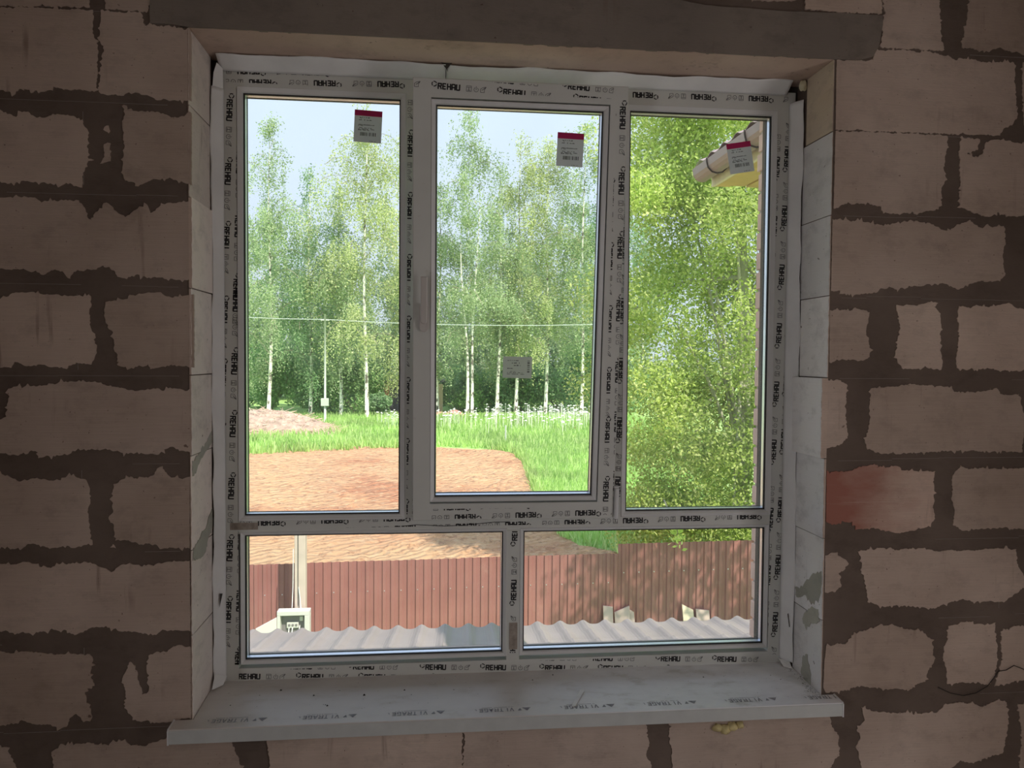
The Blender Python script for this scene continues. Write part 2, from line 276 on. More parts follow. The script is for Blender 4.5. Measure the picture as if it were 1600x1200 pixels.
 ('block',[(2326,886),(2359,874),(2391,878),(2456,875),(2543,879),(2989,880),(2997,672),(2549,681),(2484,688),(2429,687),(2375,681),(2354,678),(2328,686),(2304,699),(2313,739),(2301,780),(2300,840),(2309,870)]),
 ('block',[(1887,609),(1921,619),(1942,604),(1963,584),(1949,564),(1932,554),(1944,514),(1923,495),(1888,495)]),
 ('block',[(1994,619),(2035,629),(2067,632),(2120,625),(2184,626),(2248,619),(2312,618),(2377,616),(2442,621),(2519,618),(2527,573),(2543,541),(2554,531),(2555,500),(2534,480),(2491,454),(2458,455),(2414,450),(2338,462),(2295,451),(2242,434),(2188,442),(2124,449),(2093,446),(2061,449),(2033,458),(2024,492),(2017,533),(2005,563),(2005,593)]),
 ('block',[(1896,325),(1958,333),(1989,362),(2020,371),(2073,390),(2115,385),(2158,373),(2212,366),(2245,334),(2252,293),(2257,277),(2236,243),(2227,202),(2195,197),(2174,177),(2131,185),(2067,188),(2003,196),(1941,182),(1899,180),(1890,194),(1891,265)]),
 ('block',[(2302,373),(2330,383),(2362,392),(2395,381),(2438,380),(2460,385),(2464,328),(2470,276),(2465,224),(2444,180),(2422,189),(2389,196),(2346,194),(2302,193),(2297,230),(2283,282),(2288,312),(2298,343)]),
 ('block',[(2478,358),(2515,367),(2555,370),(2572,324),(3011,311),(3015,184),(2565,196),(2521,191),(2488,182),(2460,179),(2476,224),(2485,265)]),
 ('block',[(2016,129),(2048,117),(2111,110),(2197,101),(2272,104),(2293,128),(2347,132),(2391,124),(2424,116),(2478,135),(2507,126),(2513,78),(2508,16),(2495,-36),(2451,-48),(2397,-67),(2353,-56),(2321,-80),(2325,-225),(2024,-209),(2020,-45),(2002,7),(2014,37),(2002,58),(2027,87)]),
 ('block',[(2545,118),(3018,110),(3031,-220),(2577,-197),(2556,-91),(2562,13)]),
 ('lintel',[(-99,2296),(-100,2174),(-99,2128),(-54,2128),(4,2124),(359,2124),(904,2124),(1283,2124),(1675,2122),(1891,2119),(1959,2122),(2004,2134),(2023,2166),(2034,2231),(2033,2260),(1874,2259),(1673,2256),(1475,2261),(1387,2273),(1376,2384)]),
]
LOOSE = [(2558, 232), (2523, 246), (2497, 232), (2470, 229), (2454, 207), (2435, 183), (2396, 162), (2353, 155), (2309, 165), (2268, 185)]


XR, ZT = 1.883, 2.1216
FLOOR, CEIL = -0.60, 2.42
XA, XB = -0.97, 2.95           # side walls
YB = -3.7
# ------------------------------------------------------------------ the wall with the window: adhesive base, every block a piece on it
w = MB()
w.box(XA-.15, 0, 0, .50, FLOOR, CEIL); w.box(XR, XB+.15, 0, .50, FLOOR, CEIL)
w.box(0, XR, 0, .50, FLOOR, .130); w.box(0, XR, 0.002, .50, ZT, CEIL)
wall = w.obj('wall_front', mortar, kind='structure', label='rough inner wall of pinkish aerated concrete blocks with dark smeared joints around the window', category='wall')

def rough(P, amp=0.0034, step=0.0048, seed=0):
    """P: outline in metres; ragged like smeared adhesive, straight at the opening's edges"""
    r = random.Random(seed); out = []; n = len(P); drift = 0.0
    for i in range(n):
        a, b = P[i], P[(i+1) % n]; L = math.hypot(b[0]-a[0], b[1]-a[1]); k = max(1, int(L/step)); nx, nz = (b[1]-a[1])/max(L,1e-6), -(b[0]-a[0])/max(L,1e-6)
        at_edge = (abs(a[0]) < .012 and abs(b[0]) < .012) or (abs(a[0]-XR) < .028 and abs(b[0]-XR) < .028)
        far = L > .5
        for j in range(k if not far else 2):
            t = j/(k if not far else 2)
            drift = 0.6*drift + r.uniform(-1, 1)*amp*0.7
            d = drift + r.uniform(-.35,.35)*amp + (r.uniform(-2.4, 1.2)*amp if r.random() < .14 else 0)
            if at_edge: d = r.uniform(-.0006, .0006)
            if far: d = 0
            out.append((a[0]+(b[0]-a[0])*t+nx*d, a[1]+(b[1]-a[1])*t+nz*d))
    return out
def slab_poly(P, y0, y1, name, mats, parent, **props):
    n = len(P); area = sum(P[i][0]*P[(i+1)%n][1]-P[(i+1)%n][0]*P[i][1] for i in range(n))
    if area < 0: P = P[::-1]
    m = MB(); m.add([(x, y0, z) for x, z in P] + [(x, y1, z) for x, z in P],
                    [tuple(range(n))] + [(i, n+i, n+(i+1)%n, (i+1)%n)[::1] for i in range(n)])
    return m.obj(name, mats, parent, **props)
lintel = None
seed = 0
for kind, P in WALL:
    seed += 1
    Q = [(min(max(x/1000, XA), XB), min(z/1000, CEIL)) for x, z in P]
    Q2 = []
    for (x, z) in Q:          # sides of the opening
        if -.02 < x < .0: x = min(x, -.0004) if z > .13 else x
        Q2.append((x, z))
    if kind == 'lintel':
        Q3 = [(min(max(x/1000, XA), XB), (ZT if (z/1000 < ZT+.012 and -.03 < x/1000 < XR+.02) else min(z/1000, CEIL))) for x, z in P]
        lintel = slab_poly(rough(Q3, .0012, .02, seed), -.006, .004, 'lintel', lintel_face, wall, label='dark adhesive-coated concrete lintel over the window')
    elif kind == 'crumb':
        slab_poly(rough(Q2, .0018, .005, seed), -.0016, .004, 'block_patch', block_mat, wall)
    else:
        o = slab_poly(rough(Q2, seed=seed), -.0022 - .0012*rnd.random(), .006, 'block', red_mat if kind == 'redblock' else block_mat, wall)
        if kind == 'redblock': o['label'] = 'block with a brick-red stain beside the window'
# plain courses near floor, outside the photograph
for r_ in range(2):
    x = XA - .3*(r_ % 2)
    while x < XB:
        x0, x1 = max(x+.02, XA), min(x+.58, XB)
        if x1-x0 > .05: slab_poly(rough([(x0, FLOOR+.02+.25*r_), (x1, FLOOR+.02+.25*r_), (x1, FLOOR+.225+.25*r_), (x0, FLOOR+.225+.25*r_)], seed=900+seed), -.0028, .006, 'block', block_mat, wall); seed += 1
        x += .61
# trowel ridges: fine lines left along the middle of the joints
rg = MB(); Z0 = 1.907
for k in range(-1, 9):
    z = Z0 - .25*k
    for (xa, xb) in ((XA, -.03), (XR+.04, XB)) if k < 7 else ((XA, -.03), (XR+.1, XB)):
        x = xa
        while x < xb-.05:
            L = rnd.uniform(.08, .35)
            if rnd.random() < .62:
                x2 = min(x+L, xb); zz = z + rnd.uniform(-.004, .004); rg.box(x, x2, -.0012, .001, zz-.0006, zz+.0007)
            x += L
for (u, za, zb) in ((-.300, 1.17, 1.38), (-.293, .68, .89), (-.292, .18, .39), (2.18, .92, 1.14), (2.11, .47, .62), (2.42, .93, 1.13), (2.47, .43, .62), (2.42, .20, .36), (-.28, 1.68, 1.88), (2.62, 1.43, 1.6)):
    rg.box(u-.0008, u+.0008, -.0012, .001, za, zb)
rg.obj('trowel_ridges', ridge_mat, wall, kind='stuff')

# reveals: the same blocks' cut faces along the opening
def reveal_block(x, sgn, z0, z1, mat, off=0.0, y1=.215, jit=.0015, name='reveal_block'):
    """slab on the side face of the opening; uneven front edge"""
    r = random.Random(int(z0*1000)+int(x*10)); m = MB(); n = max(3, int((z1-z0)/.012)); vs = []; fs = []
    th = .0026
    for i in range(n+1):
        z = z0 + .0015 + (z1-z0-.003)*i/n; e = sgn*(off+th) + r.uniform(-jit, jit)*sgn*.6; f = r.uniform(0, jit)
        vs += [(x - sgn*.0012, -.0030+f*.3, z), (x + e - sgn*.0015, -.0035+f, z), (x + e, -.0005+f, z), (x + sgn*(off+th), .06, z + r.uniform(-.0003,.0003)), (x + sgn*(off+th), y1, z)]
    mi = []
    for i in range(n):
        for j in range(4):
            q = (i*5+j, i*5+j+1, (i+1)*5+j+1, (i+1)*5+j); fs.append(q if sgn > 0 else q[::-1]); mi.append(1 if j == 0 else 0)
    fs.append((0,1,2,3,4)); fs.append(tuple(n*5+k for k in (4,3,2,1,0)))
    m.add(vs, fs); m.m = mi+[0,0]; return m.obj(name, [mat, block_mat], wall)
JL = [.172, .417, .660, .929, 1.157, 1.401, 1.655, 1.909, ZT]
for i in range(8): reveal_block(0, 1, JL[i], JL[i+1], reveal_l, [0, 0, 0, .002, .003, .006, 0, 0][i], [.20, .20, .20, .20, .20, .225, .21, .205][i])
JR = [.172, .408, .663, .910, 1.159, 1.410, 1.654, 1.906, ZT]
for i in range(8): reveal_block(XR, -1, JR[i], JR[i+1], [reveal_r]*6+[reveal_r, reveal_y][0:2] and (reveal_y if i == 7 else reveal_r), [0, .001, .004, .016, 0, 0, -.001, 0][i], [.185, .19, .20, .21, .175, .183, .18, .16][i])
# adhesive smears on the reveals
def smear_patch(x, sgn, pts, sd, mat=smear):
    r = random.Random(sd); P = []
    n = len(pts)
    for i in range(n):
        a, b = pts[i], pts[(i+1) % n]
        for j in range(5):
            t = j/5; P.append((a[0]+(b[0]-a[0])*t+r.uniform(-.004,.004), a[1]+(b[1]-a[1])*t+r.uniform(-.006,.006)))
    m = MB(); n = len(P); xx = x + sgn*.0052
    m.add([(xx, max(y, 0.001), z) for y, z in P] + [(x-sgn*.0, max(y, 0.001), z) for y, z in P], [tuple(range(n))[::(-1 if sgn > 0 else 1)]] + [(i, (i+1)%n, n+(i+1)%n, n+i) for i in range(n)])
    m.obj('adhesive_smear', mat, wall)
smear_patch(0, 1, [(.005,.91),(.06,.93),(.12,.95),(.19,.985),(.19,.945),(.13,.925),(.08,.91),(.03,.88),(.0,.87)], 1)
smear_patch(0, 1, [(.005,.66),(.06,.68),(.13,.70),(.19,.745),(.19,.68),(.15,.66),(.12,.625),(.05,.62),(.0,.635)], 2)
smear_patch(XR, -1, [(.0,.56),(.05,.54),(.12,.48),(.17,.455),(.16,.43),(.10,.45),(.06,.44),(.02,.46),(.0,.50)], 3)
smear_patch(XR, -1, [(.02,.44),(.08,.42),(.12,.37),(.09,.35),(.05,.38),(.01,.40)], 4)
smear_patch(XR, -1, [(.08,.265),(.11,.25),(.12,.20),(.10,.175),(.06,.175),(.06,.22)], 5)
lu = MB(); lu.box(-.02, XR+.02, 0.0, .50, ZT-.0005, ZT+.02); 
n_ = 60
for i in range(n_):
    pass
lu.obj('lintel_underside', lintel_under, wall)

# ------------------------------------------------------------------ room shell
MB().box(XA-.15, XB+.15, YB-.15, .5, FLOOR-.2, FLOOR).obj('floor', floor_mat, kind='structure', label='bare grey screed floor of the room', category='floor')
MB().box(XA-.15, XB+.15, YB-.15, .5, CEIL, CEIL+.2).obj('ceiling', slab_mat, kind='structure', label='bare concrete ceiling slab of the room', category='ceiling')
for nm, x0, x1 in (('wall_left', XA-.15, XA), ('wall_right', XB, XB+.15)):
    ya, yb_ = (-3.25, -2.15) if nm == 'wall_left' else (-2.30, -1.30)
    m = MB(); m.box(x0, x1, yb_, 0, FLOOR, CEIL); m.box(x0, x1, YB, ya, FLOOR, CEIL); m.box(x0, x1, ya, yb_, 1.75, CEIL)
    m.obj(nm, slab_mat, kind='structure', label='side wall of the room with a doorway, on the window\'s '+('left' if 'left' in nm else 'right'), category='wall')
MB().box(XA-.15, XB+.15, YB-.15, YB, FLOOR, CEIL).obj('wall_back', slab_mat, kind='structure', label='plain wall behind the viewer, facing the window', category='wall')

# ------------------------------------------------------------------ window
YF = .220
win = empty('window_1', (.94, YF, .17), kind='structure', label='white plastic five-pane window with printed protective film', category='window')
def child_empty(*a): pass
def ring(rect_o, prof, name, mat, parent, smooth=False, bevel=0, off=(0,0,0)):
    """prof: list of (inset, y) swept around the rectangle (x0,x1,z0,z1) with mitred corners"""
    x0, x1, z0, z1 = rect_o; m = MB(); vs = []; k = len(prof)
    for (sx, sz, cx, cz) in ((1,1,x0,z0), (-1,1,x1,z0), (-1,-1,x1,z1), (1,-1,x0,z1)):
        for d, y in prof: vs.append((cx+sx*d-off[0], y-off[1], cz+sz*d-off[2]))
    fs = []
    for c in range(4):
        c2 = (c+1) % 4
        for j in range(k):
            j2 = (j+1) % k; fs.append((c*k+j, c2*k+j, c2*k+j2, c*k+j2))
    m.add(vs, fs); return m.obj(name, mat, parent, bevel=bevel)
WOFF = (.94, YF, .17)
def wring(rect, prof, name, mat, **k): return ring(rect, prof, name, mat, win, off=WOFF, **k)
def wbox(x0, x1, y0, y1, z0, z1, name, mat, bevel=0.0, parent=None):
    return MB().box(x0-WOFF[0], x1-WOFF[0], y0-WOFF[1], y1-WOFF[1], z0-WOFF[2], z1-WOFF[2]).obj(name, mat, parent or win, bevel=bevel)
FX0, FX1, FZ0, FZ1 = .012, 1.872, .165, 2.098
frame = wring((FX0, FX1, FZ0, FZ1), [(0, YF), (.0625, YF), (.0625, YF+.07), (0, YF+.07)], 'outer_frame', pvc, bevel=.002)
IX0, IX1 = FX0+.0625, FX1-.0625
ZL, ZH = .235, FZ1-.0625
# transom and mullions between the beads
TZ0, TZ1 = .6535, .7045
wbox(IX0, IX1, YF+.0004, YF+.07, TZ0, TZ1, 'transom', pvc, .0015)
wbox(.588, .640, YF+.0004, YF+.07, TZ1, ZH+.004, 'mullion', pvc, .0015)
wbox(1.250, 1.303, YF+.0004, YF+.07, TZ1, ZH+.004, 'mullion', pvc, .0015)
wbox(.921, .964, YF+.0004, YF+.07, FZ0+.06, TZ0, 'mullion', pvc, .0015)
PANES = {'ul': (.0965, .571, .715, 2.021), 'ur': (1.318, 1.790, .713, 2.016), 'll': (.0965, .905, .2555, .6445), 'lr': (.980, 1.791, .2565, .6445)}
def glazing(rect, bd, parent, off, yf, label=None):
    """bead, dark gasket line, pane and metal spacer of one glazed field; rect = where the glass begins"""
    x0, x1, z0, z1 = rect
    R = lambda d: (x0-d, x1+d, z0-d, z1+d)
    gk = .0035
    ring(R(bd), [(0, yf+.001), (.002, yf-.002), (bd-gk-.0025, yf+.003), (bd-gk, yf+.010), (bd-gk, yf+.016), (0, yf+.016)], 'glazing_bead', pvc_bead, parent, off=off)
    ring(R(gk+.0003), [(0, yf+.0095), (gk, yf+.0105), (gk, yf+.014), (0, yf+.014)], 'gasket', gasket_mat, parent, off=off)
    ring(R(.001), [(.001, yf+.018), (.0018, yf+.034), (-.02, yf+.034), (-.02, yf+.018)], 'glass_spacer', spacer_mat, parent, off=off)
    ring(R(.001), [(-.001, yf+.038), (.0022, yf+.040), (.0022, yf+.048), (-.02, yf+.048), (-.02, yf+.038)], 'outer_gasket', gasket_mat, parent, off=off)
    g = MB().box(x0-.015-off[0], x1+.015-off[0], yf+.0145-off[1], yf+.0175-off[1], z0-.015-off[2], z1+.015-off[2])
    g.obj('glass_pane', glass, parent)
for k, r in PANES.items(): glazing(r, {'ul': .0215, 'ur': .0215, 'll': .0215, 'lr': .0215}[k] if k[0] == 'u' else .0165, win, WOFF, YF)

# tilted sash
SX0, SX1, SZ0, SZ1 = .617, 1.267, .693, 2.044; TILT = .1002
SOFF = (.94, YF-.02, SZ0)
sx0, sx1, sz0, sz1 = SX0-.94, SX1-.94, 0.0, SZ1-SZ0
def prof_sash():
    return [(0, .002), (.002, 0), (.0545, 0), (.0545, .058), (.024, .058), (.024, .018), (0, .018)]
sash = ring((sx0, sx1, sz0, sz1), prof_sash(), 'sash', pvc, win)
sash.location = (0, -.02, SZ0-.17); sash.rotation_euler = (TILT, 0, 0)
sash['label'] = 'opening sash tilted inwards at the top'
grect = (.6895-.94, 1.190-.94, .7716-SZ0, 1.967-SZ0)
glazing(grect, .0185, sash, (0,0,0), 0.0)
# handle, lever up (tilt position)
hx = .652-.94; hz = 1.340-SZ0
def capsule(m, cx, cz, w_, h0, h1, y0, y1, round_top=True, seg=10):
    P = []
    for i in range(seg+1): t = math.pi + math.pi*i/seg; P.append((cx+w_*math.cos(t), h0+w_*math.sin(t)))
    if round_top:
        for i in range(seg+1): t = math.pi*i/seg; P.append((cx+w_*math.cos(t), h1+w_*math.sin(t)))
    else: P += [(cx+w_, h1), (cx-w_, h1)]
    n = len(P); m.add([(x, y0, z) for x, z in P]+[(x, y1, z) for x, z in P], [tuple(range(n)), tuple(range(2*n-1, n-1, -1))]+[(i, n+i, n+(i+1)%n, (i+1)%n) for i in range(n)])
hb = MB(); capsule(hb, hx, hz, .0145, hz-.032, hz+.028, -.011, 0); hb.obj('handle_base', handle_mat, sash, bevel=.002)
hl = MB(); capsule(hl, hx, hz, .0105, hz-.010, hz+.122, -.040, -.024, False); capsule(hl, hx, hz, .009, hz-.004, hz+.004, -.026, -.010)
hl.obj('handle_lever', handle_mat, sash, bevel=.003)
hg = MB(); hg.box(sx1+.001, sx1+.016, .002, .02, .005, .105); hg.tube([(sx1+.008, -.004, .0), (sx1+.008, -.004, .10)], .0075, 10); hg.obj('hinge', pvc_bead, sash)
hg = MB(); hg.tube([(sx1-.03, .018, 1.30), (sx1-.03, .10, 1.20)], .004, 6); hg.obj('tilt_arm', spacer_mat, sash)

# ------------------------------------------------------------------ print on the film
G = {  # letters on a 4 x 6 grid, as strokes
 'R': [(0,0,0,6),(0,5.4,3.4,5.4),(3.4,6,3.4,3),(0,3,3.4,3),(2.2,3,3.6,0)], 'E': [(0.2,0,0.2,6),(0,5.5,3.6,5.5),(0,3,3.2,3),(0,.5,3.6,.5)],
 'H': [(0.2,0,0.2,6),(3.6,0,3.6,6),(0,3,3.8,3)], 'A': [(0.2,0,0.2,5.6),(3.6,0,3.6,5.6),(0,5.5,3.8,5.5),(0,2.6,3.8,2.6)],
 'U': [(0.2,0.3,0.2,6),(3.6,0.3,3.6,6),(0,.5,3.8,.5)], 'V': [(0,6,1.8,0),(3.6,6,1.8,0)], 'I': [(1,0,1,6)], 'T': [(0,5.6,4,5.6),(2,0,2,6)],
 'a': [(0,0,1.9,6),(3.8,0,1.9,6),(.8,2,3,2)], 'G': [(3.6,5.5,.3,5.5),(.3,6,.3,0),(0,.4,3.6,.4),(3.5,.2,3.5,2.8),(2,2.8,3.7,2.8)], '1': [(0,0,0,4),(0,0,2,0)],
}
def stroke(x0, y0, x1, y1, wd):
    L = math.hypot(x1-x0, y1-y0) or 1; nx, ny = -(y1-y0)/L*wd/2, (x1-x0)/L*wd/2
    return [(x0+nx, y0+ny), (x0-nx, y0-ny), (x1-nx, y1-ny), (x1+nx, y1+ny)]
def word(s, x, y, cw, ch, gap, wd):
    out = []
    for c in s:
        for a in G[c]: out.append(stroke(x+a[0]*cw/4, y+a[1]*ch/6, x+a[2]*cw/4, y+a[3]*ch/6, wd))
        x += cw + gap
    return out
def arc(cx, cy, r, a0, a1, wd, n=4):
    out = []
    for i in range(n):
        t0, t1 = a0+(a1-a0)*i/n, a0+(a1-a0)*(i+1)/n
        out.append([(cx+(r-wd/2)*math.cos(t0), cy+(r-wd/2)*math.sin(t0)), (cx+(r+wd/2)*math.cos(t0), cy+(r+wd/2)*math.sin(t0)),
                    (cx+(r+wd/2)*math.cos(t1), cy+(r+wd/2)*math.sin(t1)), (cx+(r-wd/2)*math.cos(t1), cy+(r-wd/2)*math.sin(t1))])
    return out
def film_tile():
    b = []; g = []
    for k in range(3): b += arc(.0085, .0130, .0068, k*2.094+.25, k*2.094+1.95, .0032, 3)
    b += word('REHAU', .0205, -.001, .0106, .0178, .0028, .0040)
    x = .104
    g += [stroke(x, 0, x, .0155, .0012), stroke(x+.0145, 0, x+.0145, .0155, .0012), stroke(x, .0155, x+.0145, .0155, .0014), stroke(x, 0, x+.0145, 0, .0014), stroke(x, .0115, x+.0145, .0115, .0012), stroke(x+.0072, .002, x+.0072, .0115, .0018), stroke(x+.003, .003, x+.0115, .003, .0012)]
    g += arc(x+.0290, .0065, .0065, 2.0, 2*math.pi+1.1, .0014, 9) + [stroke(x+.029, .005, x+.029, .0165, .0014)]
    g += [stroke(x+.042, 0, x+.042, .0095, .0013), stroke(x+.042, 0, x+.0535, 0, .0013), stroke(x+.0535, 0, x+.0535, .0085, .0013), stroke(x+.042, .0095, x+.048, .0135, .0013), stroke(x+.0535, .0085, x+.0585, .0155, .0013), stroke(x+.046, .006, x+.057, .0145, .0016), stroke(x+.048, .0135, x+.0585, .0165, .0013)]
    return b, g
TB, TG = film_tile()
def clip(P, w_, h_):
    for ax, lim, s in ((0, 0, 1), (0, w_, -1), (1, 0, 1), (1, h_, -1)):
        Q = []; n = len(P)
        for i in range(n):
            a, b = P[i], P[(i+1) % n]; da, db = s*(a[ax]-lim), s*(b[ax]-lim)
            if da >= 0: Q.append(a)
            if da*db < 0: t = da/(da-db); Q.append((a[0]+(b[0]-a[0])*t, a[1]+(b[1]-a[1])*t))
        P = Q
        if len(P) < 3: return None
    return P
def film_print(origin, ux, uy, w_, h_, nrm, parent, phase=0.0, row0=0.006, skew=-.036, pitch=.195, rows=(-1, 0, 1, 2), stagger=-.035, name='film_print'):
    """printed pattern clipped to a strip; origin = strip corner, ux reading direction, uy up, in the parent's coordinates"""
    m = MB(); O, X, Y, N = Vector(origin), Vector(ux), Vector(uy), Vector(nrm); cs, sn = math.cos(skew), math.sin(skew)
    for r in rows:
        for i in range(-3, int(w_/pitch)+3):
            bx = phase + i*pitch + r*stagger; by = row0 + r*.033
            by0 = by + bx*sn
            # wrap rows so that the drift never empties the strip
            kk = round((by0 - by)/.033); by0 -= kk*.033
            for lst, mi in ((TB, 0), (TG, 1)):
                for P in lst:
                    Q = clip([(bx + px*cs - py*sn, by0 + px*sn + py*cs) for px, py in P], w_, h_)
                    if Q: m.add([O + X*a + Y*b + N*.0006 for a, b in Q], [tuple(range(len(Q)))], mi)
    if m.v: return m.obj(name, [ink, ink_grey], parent)
def wp(x, z, y=YF): return (x-.94, y-YF, z-.17)
F = (0, -1, 0)
film_print(wp(.036, 2.04), (0,0,-1), (1,0,0), 1.80, .0395, F, win, .02, .012, -.028)                 # left, reads downwards
film_print(wp(1.849, .215), (0,0,1), (-1,0,0), 1.80, .0400, F, win, .06, .010, -.028)                # right, reads upwards
film_print(wp(.075, .1905), (1,0,0), (0,0,1), 1.735, .0310, F, win, -.02, .0045, -.040)              # bottom
film_print(wp(.618, 2.0860), (-1,0,0), (0,0,-1), .575, .0330, F, win, .03, .008, .030)               # top, upside down
film_print(wp(1.845, 2.0880), (-1,0,0), (0,0,-1), .575, .0330, F, win, .05, .006, .012)
film_print(wp(1.81, .6990), (-1,0,0), (0,0,-1), 1.735, .0290, F, win, .03, .002, .020)               # transom, upside down
film_print(wp(.597, 2.03), (0,0,-1), (1,0,0), 1.32, .0200, F, win, .10, .000, -.010)
film_print(wp(1.298, .72), (0,0,1), (-1,0,0), 1.28, .0300, F, win, .02, .006, -.020)
film_print(wp(.960, .250), (0,0,1), (-1,0,0), .40, .0370, F, win, .155, .010, -.010)
film_print((sx0+.004, 0, sz1-.0375), (1,0,0), (0,0,1), .60, .0330, F, sash, .050, .011, -.045, name='film_print')
film_print((sx1-.037, 0, sz1-.02), (0,0,-1), (1,0,0), 1.32, .0350, F, sash, .02, .012, .018, name='film_print')
film_print((sx1-.006, 0, .0375), (-1,0,0), (0,0,-1), .585, .0330, F, sash, .035, .009, .022, name='film_print')

wbox(.930, .957, YF-.0010, YF+.0002, .262, .350, 'film_label', seal_brown)
wbox(.050, .135, YF-.0010, YF+.0002, .668, .690, 'film_label', seal_brown)
# thin scratch on the transom
MB().tube([wp(.585,.672,YF-.0006), wp(.63,.676,YF-.0006), wp(.72,.670,YF-.0006), wp(.79,.673,YF-.0006), wp(.88,.681,YF-.0006), wp(.93,.681,YF-.0006)], .0009, 4).obj('film_tear', ink, win)

# stickers
def sticker(corner_bl, w_, h_, rot, parent, label, kind='pink', y=0.0):
    m = MB(); cs, sn = math.cos(rot), math.sin(rot)
    def q(x0, y0, x1, y1, mi, d=0.0004):
        P = [(x0,y0),(x1,y0),(x1,y1),(x0,y1)]
        P = [(corner_bl[0]+a*cs-b*sn, y-.0006-d, corner_bl[1]+a*sn+b*cs) for a, b in P]; m.add(P, [(0,1,2,3)], mi)
    r = random.Random(3)
    P = [(0,0),(w_,0),(w_,h_),(0,h_)]; P = [(corner_bl[0]+a*cs-b*sn, corner_bl[1]+a*sn+b*cs) for a, b in P]
    m.add([(a, y-.0006, b) for a, b in P]+[(a, y, b) for a, b in P], [(0,1,2,3),(7,6,5,4),(0,4,5,1),(1,5,6,2),(2,6,7,3),(3,7,4,0)], 0)
    def textline(x, yy, L, hgt, dens=.75, mi=2):
        xe = x+L
        while x < xe:
            ww = r.uniform(.0012, .0035)
            if r.random() < dens: q(x, yy, min(x+ww, xe), yy+hgt*r.uniform(.6, 1.0), mi)
            x += ww + .0007
    if kind == 'pink':
        q(0, h_*.82, w_, h_, 1)
        textline(.016, h_*.755, .032, .0030); textline(.013, h_*.735, .010, .0020); textline(.014, h_*.680, .042, .0028)
        for f, L in ((.53, .052), (.50, .014), (.435, .042), (.395, .050), (.365, .034)): textline(.013, h_*f, L, .0024, .7)
        x = .020
        while x < .066:
            ww = r.choice((.0008, .0012, .0022))
            q(x, h_*.20, x+ww, h_*.31, 2); x += ww + r.choice((.0008, .0015, .003))
        textline(w_*.58, h_*.035, .028, .0016, .5)
    else:
        textline(.014, h_*.80, .034, .0026); textline(.022, h_*.68, .030, .0036); textline(.030, h_*.57, .026, .0036)
        textline(.014, h_*.43, .017, .0024); textline(.014, h_*.30, .030, .0016, .5)
        textline(.014, h_*.24, .052, .0022); textline(.014, h_*.17, .054, .0020)
        yy = h_*.28
        while yy < h_*.82:
            ww = r.choice((.001, .0018, .003)); q(w_*.84, yy, w_*.92, yy+ww, 2); yy += ww + r.choice((.0012, .0022, .0035))
    return m.obj('sticker', [paper if kind == 'pink' else paper2, pink, ink], parent, label=label)
sticker((.4275-.94, 1.890-.17), .0860, .100, -.045, win, 'pink-topped barcode label on the left tall pane', y=.0142)
sticker((1.6575-.94, 1.826-.17), .0835, .100, .17, win, 'crooked pink-topped barcode label on the right tall pane', y=.0142)
# on the sash: (873..915, 202..256) and (791..838, 551..586)
sticker((1.052-.94, 1.806-SZ0), .0820, .100, -.03, sash, 'pink-topped barcode label on the sash pane', y=.0142)
sticker((.898-.94, 1.151-SZ0), .0920, .0680, -.02, sash, 'pale label with sideways barcode low on the sash pane', kind='pale', y=.0142)

# ------------------------------------------------------------------ white membrane between frame and reveal
def membrane_strip(A, B, L0, L1, axis, bulge, sd, name='sealing_membrane', label=None, ragged=.0022):
    """A (near reveal) and B (on frame) = (u, y) cross-section ends; runs along 'z' (u = x) or 'x' (u = z)"""
    r = random.Random(sd); n = int((L1-L0)/.012); k = 7; vs = []; ph = [r.uniform(0, 6.28) for _ in range(4)]
    for i in range(n+1):
        s = L0+(L1-L0)*i/n
        wv = ragged*(math.sin(s*9+ph[0])+.7*math.sin(s*23+ph[1])+.5*math.sin(s*47+ph[2])) + r.uniform(-.0004,.0004)
        for j in range(k+1):
            t = j/k
            u = A[0]+(B[0]-A[0])*t + wv*(1-t)*(1 if B[0] > A[0] else -1); y = A[1]+(B[1]-A[1])*(t**.8) - bulge*math.sin(t*math.pi)*(1+.5*math.sin(s*13+ph[3]))
            vs.append((u, y, s) if axis == 'z' else (s, y, u))
    fs = [(i*(k+1)+j, i*(k+1)+j+1, (i+1)*(k+1)+j+1, (i+1)*(k+1)+j) for i in range(n) for j in range(k)]
    m = MB().add(vs, fs); o = m.obj(name, membrane, win2, smooth=True); 
    s = o.modifiers.new('thick', 'SOLIDIFY'); s.thickness = .0012; s.offset = 0
    return o
win2 = empty('sealing_tape', (0,0,0), label='white fleece sealing membrane folded round the frame against the blockwork', category='sealing membrane')
membrane_strip((.007, .190), (.037, YF-.002), .19, 2.03, 'z', .004, 1)
membrane_strip((XR-.0075, .172), (1.850, YF-.002), .205, 2.06, 'z', .005, 2)
membrane_strip((ZT-.004, .163), (2.0855, YF-.002), .028, .715, 'x', .004, 3)
membrane_strip((ZT-.0055, .168), (2.0865, YF-.002), .7165, 1.838, 'x', .004, 4, ragged=.0026)
# folded corner flaps
MB().add([(.026,.185,2.098),(.040,.200,2.086),(.037,.214,2.030),(.010,.196,2.030),(.016,.188,2.07)], [(0,1,2,3,4)]).obj('membrane_fold', membrane, win2)
MB().add([(1.845,.215,.205),(1.872,.19,.205),(1.868,.16,.190),(1.850,.185,.188)], [(0,1,2,3)]).obj('membrane_fold', membrane, win2)
MB().add([(.040,.215,.208),(.010,.19,.225),(.012,.15,.192),(.035,.19,.190)], [(0,1,2,3)]).obj('membrane_fold', membrane, win2)
